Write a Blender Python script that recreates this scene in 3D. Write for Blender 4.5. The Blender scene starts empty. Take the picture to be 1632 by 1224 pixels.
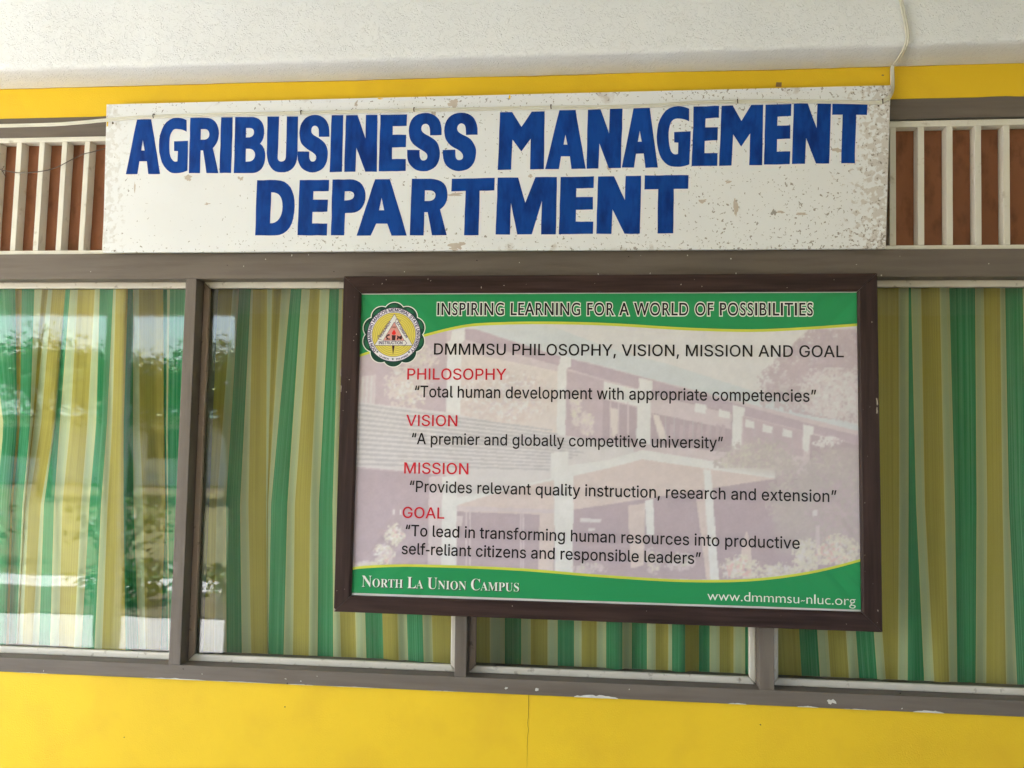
import bpy, bmesh, math, random
from math import sin, cos, pi, radians
from mathutils import Vector, Matrix, noise
from mathutils.geometry import delaunay_2d_cdt

random.seed(7)
SC = bpy.context.scene
C = SC.collection

# ---------------------------------------------------------------- camera
F_PX, W_PX, H_PX = 1420.0, 1632.0, 1224.0
EYE = Vector((0.0, -2.7, 1.6))
YAW, PITCH, ROLL = radians(5.763), radians(3.804), radians(0.914)
_fwd = Vector((-sin(YAW) * cos(PITCH), cos(YAW) * cos(PITCH), sin(PITCH)))
_right = Vector((cos(YAW), sin(YAW), 0))
_up = _right.cross(_fwd)
RIGHT = cos(ROLL) * _right + sin(ROLL) * _up
UP = -sin(ROLL) * _right + cos(ROLL) * _up
cam = bpy.data.cameras.new('camera')
cam.sensor_width = 36.0
cam.lens = F_PX / W_PX * 36.0
cam.clip_start, cam.clip_end = 0.05, 500
camo = bpy.data.objects.new('camera', cam)
C.objects.link(camo)
m3 = Matrix((RIGHT, UP, -_fwd)).transposed()
camo.matrix_world = Matrix.Translation(EYE) @ m3.to_4x4()
SC.camera = camo

# ---------------------------------------------------------------- light
SUN_DIR = Vector((-0.80, -0.10, 1.05)).normalized()          # towards the sun
SUN_EL = math.asin(SUN_DIR.z)
world = bpy.data.worlds.new('World')
SC.world = world
world.use_nodes = True
wn = world.node_tree
sky = wn.nodes.new('ShaderNodeTexSky')
sky.sky_type = 'NISHITA'
sky.sun_disc = False
sky.sun_elevation = SUN_EL
sky.sun_rotation = math.atan2(SUN_DIR.x, SUN_DIR.y)
sky.air_density, sky.dust_density, sky.ozone_density = 1.0, 2.2, 1.2
wn.links.new(sky.outputs[0], wn.nodes['Background'].inputs[0])
wn.nodes['Background'].inputs[1].default_value = 0.12
sun = bpy.data.lights.new('sun', 'SUN')
sun.energy, sun.angle, sun.color = 3.6, radians(0.5), (1.0, 0.978, 0.96)
suno = bpy.data.objects.new('sun', sun)
C.objects.link(suno)
suno.location = (-6, -6, 12)
suno.rotation_euler = (-SUN_DIR).to_track_quat('-Z', 'Y').to_euler()
SC.view_settings.view_transform = 'Standard'
SC.view_settings.look = 'None'
SC.view_settings.gamma = 1.0
SC.view_settings.exposure = 3.66
SC.cycles.max_bounces = 10
SC.cycles.diffuse_bounces = 6
SC.cycles.glossy_bounces = 4
SC.cycles.transparent_max_bounces = 16
SC.cycles.caustics_reflective = False
SC.cycles.caustics_refractive = False
SC.cycles.use_denoising = True

# ---------------------------------------------------------------- helpers
def at(px, py, Y):
    """the point on the plane y = Y that the photograph shows at (px, py)"""
    d = RIGHT * ((px - W_PX / 2) / F_PX) + UP * (-(py - H_PX / 2) / F_PX) + _fwd
    return EYE + d * ((Y - EYE.y) / d.y)

def lin(r, g, b):
    f = lambda c: (c / 255 / 12.92) if c <= 10 else ((c / 255 + 0.055) / 1.055) ** 2.4
    return (f(r), f(g), f(b))

def link(o, parent=None):
    C.objects.link(o)
    if parent is not None:
        o.parent = parent
    return o

def mesh(name, verts, faces, mats, parent=None, idx=None, smooth=False, bevel=0.0, recalc=False):
    me = bpy.data.meshes.new(name)
    me.from_pydata([tuple(v) for v in verts], [], faces)
    if not isinstance(mats, (list, tuple)):
        mats = [mats]
    for m in mats:
        me.materials.append(m)
    if idx is not None:
        me.polygons.foreach_set('material_index', idx)
    if smooth:
        me.polygons.foreach_set('use_smooth', [True] * len(me.polygons))
    if recalc:
        bm = bmesh.new()
        bm.from_mesh(me)
        bmesh.ops.recalc_face_normals(bm, faces=bm.faces)
        bm.to_mesh(me)
        bm.free()
    me.update()
    o = bpy.data.objects.new(name, me)
    if bevel:
        b = o.modifiers.new('bevel', 'BEVEL')
        b.width, b.segments, b.limit_method = bevel, 2, 'ANGLE'
    return link(o, parent)

def thing(name, label, cat, loc=(0, 0, 0), group=None):
    o = bpy.data.objects.new(name, None)
    o.empty_display_size = 0.1
    o.location = loc
    tag(o, label, cat, group)
    return link(o)

def tag(o, label, cat, group=None):
    o['label'], o['category'] = label, cat
    if group:
        o['group'] = group
    return o

def reparent(o, root):
    """keep world coordinates of a mesh built in world space under a moved root"""
    o.parent = root
    o.matrix_parent_inverse = Matrix.Translation(root.location).inverted()
    return o

class MB:
    def __init__(s):
        s.v, s.f, s.i = [], [], []
    def add(s, verts, faces, idx=0):
        n = len(s.v)
        s.v += [tuple(v) for v in verts]
        s.f += [tuple(k + n for k in f) for f in faces]
        s.i += [idx] * len(faces)
    def box(s, a, b, idx=0):
        x0, y0, z0 = a
        x1, y1, z1 = b
        s.hexa([(x0, y0, z0), (x1, y0, z0), (x1, y0, z1), (x0, y0, z1)],
               [(x0, y1, z0), (x1, y1, z0), (x1, y1, z1), (x0, y1, z1)], idx)
    def hexa(s, q0, q1, idx=0):
        """front ring q0 (counter-clockwise as seen from -y), back ring q1"""
        f = [(0, 1, 2, 3), (7, 6, 5, 4), (0, 4, 5, 1), (1, 5, 6, 2), (2, 6, 7, 3), (3, 7, 4, 0)]
        s.add(list(q0) + list(q1), f, idx)
    def pxbar(s, quad, Y0, depth, idx=0):
        """a straight bar whose front face fills the photo quad (TL,TR,BR,BL) on plane Y0"""
        q = [at(*p, Y0) for p in quad]
        q = [q[3], q[2], q[1], q[0]]
        s.hexa(q, [v + Vector((0, depth, 0)) for v in q], idx)
    def tube(s, pts, r, n=8, idx=0, r1=None):
        pts = [Vector(p) for p in pts]
        rings, N = [], len(pts)
        for k, p in enumerate(pts):
            t = (pts[min(k + 1, N - 1)] - pts[max(k - 1, 0)]).normalized()
            a = t.cross(Vector((0, 1, 0)))
            if a.length < 0.1:
                a = t.cross(Vector((0, 0, 1)))
            a.normalize()
            b = t.cross(a)
            rr = r if r1 is None else r + (r1 - r) * k / (N - 1)
            rings.append([p + (a * cos(2 * pi * j / n) + b * sin(2 * pi * j / n)) * rr for j in range(n)])
        vs = [v for q in rings for v in q]
        fs = [(k * n + j, k * n + (j + 1) % n, (k + 1) * n + (j + 1) % n, (k + 1) * n + j)
              for k in range(N - 1) for j in range(n)]
        fs += [tuple(range(n))[::-1], tuple((N - 1) * n + j for j in range(n))]
        s.add(vs, fs, idx)
    def build(s, name, mats, parent=None, **kw):
        return mesh(name, s.v, s.f, mats, parent, idx=s.i, **kw)

def smooth_path(pts, per=6):
    """Catmull-Rom through the points"""
    P = [Vector(p) for p in pts]
    P = [P[0] * 2 - P[1]] + P + [P[-1] * 2 - P[-2]]
    out = []
    for k in range(1, len(P) - 2):
        for j in range(per):
            t = j / per
            a, b, c, d = P[k - 1], P[k], P[k + 1], P[k + 2]
            out.append(0.5 * (2 * b + (c - a) * t + (2 * a - 5 * b + 4 * c - d) * t * t + (3 * b - a - 3 * c + d) * t ** 3))
    return out + [P[-2]]

# --- flat shapes
def fill2d(contours):
    """triangles of a set of closed contours, non-zero winding"""
    vs, es = [], []
    for c in contours:
        n = len(vs)
        vs += [Vector(p) for p in c]
        es += [(n + k, n + (k + 1) % len(c)) for k in range(len(c))]
    V, _, F, _, _, _ = delaunay_2d_cdt(vs, es, [], 0, 1e-7)
    keep = []
    for f in F:
        cx = sum(V[k].x for k in f) / len(f)
        cy = sum(V[k].y for k in f) / len(f)
        w = 0
        for c in contours:
            for k in range(len(c)):
                x0, y0 = c[k - 1]
                x1, y1 = c[k]
                if (y0 <= cy) != (y1 <= cy):
                    t = (cy - y0) / (y1 - y0)
                    if x0 + t * (x1 - x0) > cx:
                        w += 1 if y1 > y0 else -1
        if w:
            keep.append(f)
    return [(v.x, v.y) for v in V], keep

def grow(c, d):
    """move a contour along its left normal"""
    out, n = [], len(c)
    for k in range(n):
        p, q, r = Vector(c[k - 1]), Vector(c[k]), Vector(c[(k + 1) % n])
        a, b = (q - p), (r - q)
        if a.length < 1e-9 or b.length < 1e-9:
            out.append(tuple(q)); continue
        a.normalize(); b.normalize()
        na, nb = Vector((-a.y, a.x)), Vector((-b.y, b.x))
        m = na + nb
        if m.length < 0.3:
            m = na
        m.normalize()
        out.append(tuple(q + m * (d / max(0.45, m.dot(na)))))
    return out

# ---- letter outlines: advance | x,y points of each contour
SANS = {
    'P': '445 |60,0 60,509 235,509 289,503 332,487 366,462 390,430 404,391 409,348 404,304 390,265 366,233 332,207 289,191 235,186 109,186 109,242 233,242 269,246 297,256 318,272 333,294 342,319 344,348 342,376 333,402 318,423 297,439 268,449 232,452 125,452 125,0',
    'H': '517 |60,0 60,509 125,509 125,289 392,289 392,509 457,509 457,0 392,0 392,232 125,232 125,0',
    'I': '300 |31,0 31,57 118,57 118,452 31,452 31,509 269,509 269,452 183,452 183,57 269,57 269,0',
    'L': '393 |60,0 60,509 125,509 125,57 361,57 361,0',
    'O': '533 |267,-7 205,1 150,25 105,63 70,115 48,179 40,254 48,329 70,393 105,445 150,484 205,508 267,516 329,508 384,484 429,445 464,393 486,329 493,254 486,179 464,115 429,63 384,25 329,1 |267,53 310,59 349,76 383,105 408,144 425,194 430,254 425,314 408,365 383,404 349,433 310,450 267,456 223,450 184,433 151,404 125,364 109,314 103,254 109,194 125,144 151,105 184,76 223,59',
    'S': '447 |224,-9 172,-4 128,9 91,31 64,60 46,96 38,137 104,137 110,110 123,88 142,71 166,59 224,49 257,52 286,60 311,74 329,92 341,114 346,139 342,161 332,179 296,205 245,222 184,239 128,260 86,289 67,313 56,341 52,372 58,413 75,448 102,476 138,498 180,511 227,516 275,511 316,498 351,476 377,449 394,415 401,378 337,378 326,412 302,437 267,453 225,459 194,456 167,448 145,435 129,418 118,398 115,376 119,352 131,334 169,308 212,293 264,279 312,264 359,238 395,198 405,171 408,139 403,99 386,64 360,34 323,11 278,-4',
    'Y': '472 |203,0 203,208 16,509 91,509 192,344 222,292 250,230 224,230 251,293 280,344 381,509 455,509 268,208 268,0',
    'D': '502 |219,0 96,0 96,57 215,57 272,63 318,81 354,110 379,149 394,198 399,255 394,312 379,361 354,399 320,428 275,446 221,452 93,452 93,509 225,509 294,501 353,478 385,455 412,426 433,391 455,329 462,255 455,181 433,119 411,83 384,54 351,31 291,8 |125,509 125,0 60,0 60,509',
    'M': '628 |60,0 60,509 152,509 277,187 287,159 299,123 311,84 322,49 307,49 318,83 330,121 342,158 352,187 476,509 568,509 568,0 504,0 504,291 504,327 505,369 506,413 507,457 513,457 498,409 482,363 467,322 456,291 342,0 286,0 170,291 159,321 145,361 129,408 112,457 119,457 120,416 121,372 122,328 122,291 122,0',
    'U': '517 |259,-8 203,-2 154,15 114,43 85,80 66,124 60,173 60,509 124,509 124,178 128,144 141,113 160,87 187,68 220,56 259,52 298,56 331,68 357,87 377,113 389,144 393,178 393,509 457,509 457,173 451,124 433,80 403,43 363,15 315,-2',
    'V': '480 |204,0 16,509 84,509 192,206 215,137 248,31 235,31 267,138 290,206 395,509 463,509 278,0',
    'N': '523 |60,0 60,509 136,509 343,183 363,151 388,107 414,55 405,54 401,108 399,157 399,195 399,509 463,509 463,0 387,0 202,290 177,331 148,381 108,452 119,454 122,384 124,328 125,291 125,0',
    'A': '480 |16,0 201,509 276,509 463,0 395,0 287,302 264,372 232,478 245,478 213,371 191,302 85,0 |110,142 110,199 370,199 370,142',
    'G': '520 |269,-7 205,1 149,25 104,64 69,116 47,179 40,254 47,329 69,393 103,445 149,484 203,508 265,516 304,513 340,504 374,489 403,469 429,445 449,416 465,384 474,349 408,349 387,393 356,427 315,448 265,456 222,450 183,432 150,404 125,364 109,314 103,254 109,194 125,145 151,105 184,76 224,59 269,53 309,57 345,71 374,93 396,123 410,160 415,202 434,199 283,199 283,256 478,256 478,200 471,141 451,91 419,50 377,19 326,0',
    'B': '456 |60,0 60,509 241,509 289,504 329,491 359,469 381,442 394,410 398,374 395,344 387,320 356,286 315,267 315,262 339,257 363,245 385,227 402,203 414,173 418,136 413,100 400,67 377,39 344,18 301,4 247,0 |125,57 245,57 296,63 330,80 349,105 355,137 352,161 342,184 327,203 306,218 279,228 248,231 125,231 |125,285 238,285 288,296 308,309 323,326 333,348 336,372 330,403 313,429 283,446 240,452 125,452',
    'E': '419 |60,0 60,509 372,509 372,452 125,452 125,286 355,286 355,229 125,229 125,57 375,57 375,0',
    'C': '510 |267,-7 205,1 150,25 104,63 70,115 48,179 40,254 48,329 70,393 104,445 150,484 205,508 267,516 340,504 373,490 402,471 427,447 448,418 463,385 473,348 408,348 389,395 357,428 315,449 267,456 223,450 184,432 150,403 125,364 109,314 103,254 109,194 125,145 151,105 184,76 223,59 267,53 315,60 357,81 389,114 408,160 473,160 463,124 448,91 428,62 402,38 373,19 341,5 305,-4',
    'R': '449 |60,0 60,509 236,509 290,504 333,489 367,465 390,433 405,395 409,352 405,309 390,271 367,240 333,217 289,203 236,198 96,198 96,255 234,255 269,258 298,267 319,281 334,300 342,324 345,352 342,380 334,405 319,425 298,440 269,449 233,452 125,452 125,0 |353,0 230,229 303,229 428,0',
    'T': '449 |32,452 32,509 417,509 417,452 257,452 257,0 193,0 193,452',
    'F': '410 |60,0 60,509 369,509 369,452 125,452 125,278 346,278 346,221 125,221 125,0',
    'X': '474 |18,0 217,284 217,236 29,509 104,509 178,400 204,361 223,329 243,292 232,292 252,329 272,361 298,400 374,509 446,509 259,239 259,287 456,0 382,0 292,129 268,165 250,195 230,231 244,231 225,196 206,166 182,129 91,0',
    '“': '300 |52,318 104,509 151,509 121,318 |175,318 228,509 274,509 244,318',
    '”': '300 |52,318 82,509 151,509 98,318 |175,318 205,509 274,509 222,318',
    'o': '415 |207,-8 159,-2 117,16 82,46 56,85 40,133 34,187 40,243 56,291 82,330 117,360 159,378 207,384 256,378 299,360 333,330 359,291 376,243 381,187 376,133 359,85 333,46 299,16 256,-2 |207,46 242,51 270,66 292,89 307,117 316,151 319,187 316,224 307,258 292,287 270,310 242,325 207,330 173,325 145,310 124,287 108,258 99,224 96,187 99,151 108,117 124,89 145,66 173,51',
    't': '227 |204,379 204,327 6,327 6,379 |65,471 126,471 126,98 128,76 136,61 150,53 170,50 185,51 202,54 213,2 192,-3 168,-4 125,2 92,21 72,52 65,93',
    'a': '389 |160,-9 126,-5 94,5 68,22 48,45 35,73 30,108 34,138 43,161 58,179 78,193 125,211 178,220 234,227 265,235 273,243 276,255 276,257 267,297 240,322 196,331 149,322 118,301 100,274 41,291 57,322 79,346 104,364 133,375 194,384 239,379 286,360 306,343 322,320 333,290 337,251 337,0 277,0 277,52 272,52 252,25 215,1 |170,45 202,49 228,59 248,74 263,93 272,115 276,138 276,190 259,182 231,176 200,171 175,168 134,159 103,139 95,124 92,105 102,72 130,52',
    'l': '189 |139,-2 101,3 74,20 58,47 53,84 53,509 114,509 114,99 120,62 130,54 146,52 160,53 170,54 181,3 162,-1',
    ' ': '188',
    'h': '410 |114,227 114,0 53,0 53,509 114,509 114,287 102,287 124,332 152,362 187,379 227,384 264,380 295,369 321,349 341,321 353,285 357,240 357,0 296,0 296,235 290,275 273,304 246,323 210,329 184,326 161,317 141,303 126,283 117,257',
    'u': '410 |182,-5 146,-1 115,11 89,31 69,59 57,95 53,139 53,379 114,379 114,144 119,105 137,75 164,56 200,50 226,53 249,62 268,77 283,97 293,122 296,153 296,379 357,379 357,0 298,0 298,92 307,92 286,47 257,17 222,0',
    'm': '610 |53,0 53,379 112,379 112,295 108,295 118,323 132,346 172,376 219,386 257,380 287,361 309,331 321,295 312,295 322,321 337,343 381,375 437,386 468,383 497,372 522,354 541,328 553,296 557,255 557,0 496,0 496,254 490,289 473,313 447,326 419,330 395,328 374,320 345,290 335,247 335,0 274,0 274,260 269,288 253,311 229,326 199,330 158,320 140,307 126,289 117,266 114,238 114,0',
    'n': '410 |114,227 114,0 53,0 53,379 112,379 112,287 102,287 124,332 152,362 187,379 227,384 264,380 295,369 321,349 341,321 353,285 357,240 357,0 296,0 296,235 290,275 273,304 246,323 210,329 184,326 161,317 141,303 126,283 117,257',
    'd': '424 |195,-8 151,-2 111,16 79,45 55,84 39,133 34,189 39,245 55,293 79,332 112,361 151,378 196,384 228,381 253,373 287,346 306,319 311,319 311,509 372,509 372,0 313,0 313,59 307,59 287,31 252,4 227,-5 |205,47 236,51 263,65 284,86 299,115 309,150 312,189 309,229 300,263 284,291 263,312 237,325 205,330 172,325 145,311 124,290 108,261 99,227 96,189 99,151 109,117 124,88 145,66 172,51',
    'e': '404 |212,-8 161,-2 117,16 82,46 56,85 40,132 34,187 39,242 55,290 81,329 115,359 157,378 205,384 266,374 294,361 319,341 341,315 357,282 368,242 371,194 371,169 75,169 75,221 338,221 310,202 307,237 298,269 283,294 263,314 237,326 205,330 173,326 146,313 125,294 109,270 99,241 96,211 96,178 100,139 110,106 128,80 151,61 179,50 212,46 254,53 285,73 306,105 365,91 353,63 335,39 311,19 283,4 249,-5',
    'v': '389 |163,0 17,379 84,379 165,155 187,87 206,21 184,21 203,87 224,155 305,379 371,379 226,0',
    'p': '424 |53,-143 53,379 112,379 112,319 118,319 137,346 171,373 197,381 229,384 274,378 313,361 345,332 370,293 385,245 390,189 385,133 370,84 346,45 313,16 274,-2 229,-8 198,-5 173,4 138,31 118,59 114,59 114,-143 |220,47 253,51 279,66 301,88 316,117 325,151 328,189 325,227 316,261 301,290 280,311 253,325 220,330 188,325 161,312 140,291 125,263 116,229 113,189 116,150 125,115 140,86 162,65 188,51',
    'w': '567 |138,0 23,379 87,379 133,214 154,137 175,41 165,41 186,135 206,214 252,379 316,379 362,214 382,136 402,41 391,41 413,135 434,214 480,379 545,379 429,0 368,0 319,172 305,225 291,280 277,338 291,338 277,280 263,225 248,172 199,0',
    'i': '167 |53,0 53,379 114,379 114,0 |84,443 67,446 54,455 44,468 41,483 44,499 54,512 67,521 84,524 100,521 114,512 123,499 126,483 123,468 114,455 100,446',
    'r': '259 |53,0 53,379 112,379 112,321 115,321 130,347 152,367 181,380 213,385 229,384 243,384 243,322 230,324 207,326 182,323 159,315 140,301 126,284 117,262 114,237 114,0',
    'c': '396 |207,-8 159,-2 117,16 82,46 56,85 40,133 34,187 40,243 56,291 82,330 117,360 159,378 207,384 260,377 305,356 340,322 362,277 303,262 290,289 270,311 242,325 207,330 173,325 145,310 124,287 108,258 99,224 96,187 99,151 108,117 124,89 145,66 173,51 207,46 243,52 271,66 292,89 304,117 363,102 341,56 306,21 261,-1',
    's': '365 |182,-8 145,-5 112,3 84,18 62,38 45,63 36,94 94,107 105,79 124,60 150,49 181,45 217,50 244,62 262,81 268,103 265,121 254,136 237,147 212,155 149,170 104,186 72,208 53,237 47,274 51,305 65,332 87,354 115,370 149,381 187,384 223,381 254,372 279,358 299,339 324,290 268,277 258,298 243,316 219,328 187,333 156,329 131,317 114,299 109,277 112,258 124,243 172,223 229,209 275,194 306,171 325,142 331,107 326,75 312,47 290,24 260,6 223,-5',
    'g': '425 |207,-151 168,-148 134,-140 82,-110 51,-69 101,-41 122,-66 154,-88 207,-97 249,-92 282,-75 298,-58 308,-34 311,-6 311,68 306,68 287,41 252,16 227,8 195,5 152,10 113,27 80,53 55,90 39,136 34,191 39,246 55,293 80,332 112,361 152,378 196,384 228,382 253,373 288,346 308,319 313,319 313,379 372,379 372,-9 367,-54 350,-90 324,-117 291,-136 251,-147 |205,59 237,63 264,75 285,95 300,121 309,154 312,193 309,231 300,264 285,291 264,312 237,325 205,330 172,325 145,312 124,290 109,262 99,229 96,193 99,155 109,123 124,96 145,76 172,63',
    'b': '424 |229,-8 198,-5 172,4 138,31 118,59 112,59 112,0 53,0 53,509 114,509 114,319 118,319 137,346 171,373 197,381 229,384 274,378 313,361 345,332 370,293 385,245 390,189 385,133 370,84 346,45 313,16 274,-2 |220,47 253,51 279,66 301,88 316,117 325,151 328,189 325,227 316,261 301,290 280,311 253,325 220,330 188,325 161,312 140,291 125,263 116,229 113,189 116,150 125,115 140,86 162,65 188,51',
    'y': '389 |47,-139 61,-86 71,-87 104,-89 130,-74 151,-36 163,-1 17,379 84,379 165,155 187,87 206,21 184,21 202,87 224,155 305,379 371,379 204,-58 177,-107 139,-136 91,-145 65,-143',
    '-': '453 |337,244 337,188 114,188 114,244',
    '.': '188 |95,-4 78,-1 63,9 53,24 50,41 53,59 63,73 78,83 95,87 113,83 128,73 138,59 141,41 138,24 128,9 113,-1',
    ',': '188 |38,-119 68,71 137,71 84,-119',
    'q': '424 |372,-143 311,-143 311,59 306,59 287,31 252,4 227,-5 195,-8 151,-2 111,16 79,45 55,84 39,133 34,189 39,245 55,293 79,332 112,361 151,378 196,384 228,381 253,373 287,346 307,319 313,319 313,379 372,379 |205,47 236,51 263,65 284,86 299,115 309,150 312,189 309,229 300,263 284,291 263,312 237,325 205,330 172,325 145,311 124,290 108,261 99,227 96,189 99,151 109,117 124,88 145,66 172,51',
    'x': '379 |21,0 171,218 171,171 29,379 100,379 147,306 179,253 207,206 175,206 202,253 233,306 282,379 352,379 209,169 209,214 358,0 287,0 231,85 200,136 173,182 205,182 178,136 148,85 91,0',
    'f': '254 |228,379 228,327 6,327 6,379 |81,0 81,432 84,461 96,486 113,505 135,519 187,530 222,527 243,521 227,468 215,472 195,474 171,470 154,460 145,443 142,419 142,0',
    'z': '380 |42,0 42,46 254,320 254,323 48,323 48,379 333,379 333,331 126,60 126,56 339,56 339,0',
    '1': '453 |76,0 76,55 391,55 391,0 |276,509 276,0 212,0 212,448 209,448 86,358 86,427 198,509',
    '9': '453 |226,516 271,510 310,494 343,468 368,434 384,393 389,347 385,309 373,270 315,168 200,0 130,0 301,248 307,248 287,221 257,202 218,195 175,199 137,214 106,237 83,269 68,307 64,352 69,397 85,436 110,469 143,494 182,510 |226,460 199,457 174,446 154,429 138,407 129,381 125,352 129,322 138,295 154,274 174,257 199,247 226,243 254,247 279,257 299,273 314,295 324,321 327,350 324,381 314,407 299,429 279,446 254,457',
    '8': '453 |226,-7 178,-2 136,11 101,33 74,62 57,96 52,135 55,166 65,195 81,220 101,241 125,256 153,265 153,267 119,282 93,308 76,342 70,380 75,417 90,450 114,477 146,498 184,511 226,516 269,511 306,498 337,477 361,450 377,417 382,380 376,342 359,308 333,282 300,267 300,265 327,256 351,241 372,220 387,195 397,166 401,135 395,96 378,62 352,33 317,11 275,-2 |226,49 258,52 285,60 307,74 323,91 333,113 337,139 333,165 322,189 305,208 283,223 256,232 226,235 196,232 169,223 147,208 130,189 119,165 115,139 119,113 129,91 145,74 167,60 195,52 |226,290 274,300 293,313 307,330 316,351 319,376 316,399 308,420 294,437 275,449 226,460 177,449 159,437 145,420 136,399 133,376 136,351 145,330 159,313 178,300',
}
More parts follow.
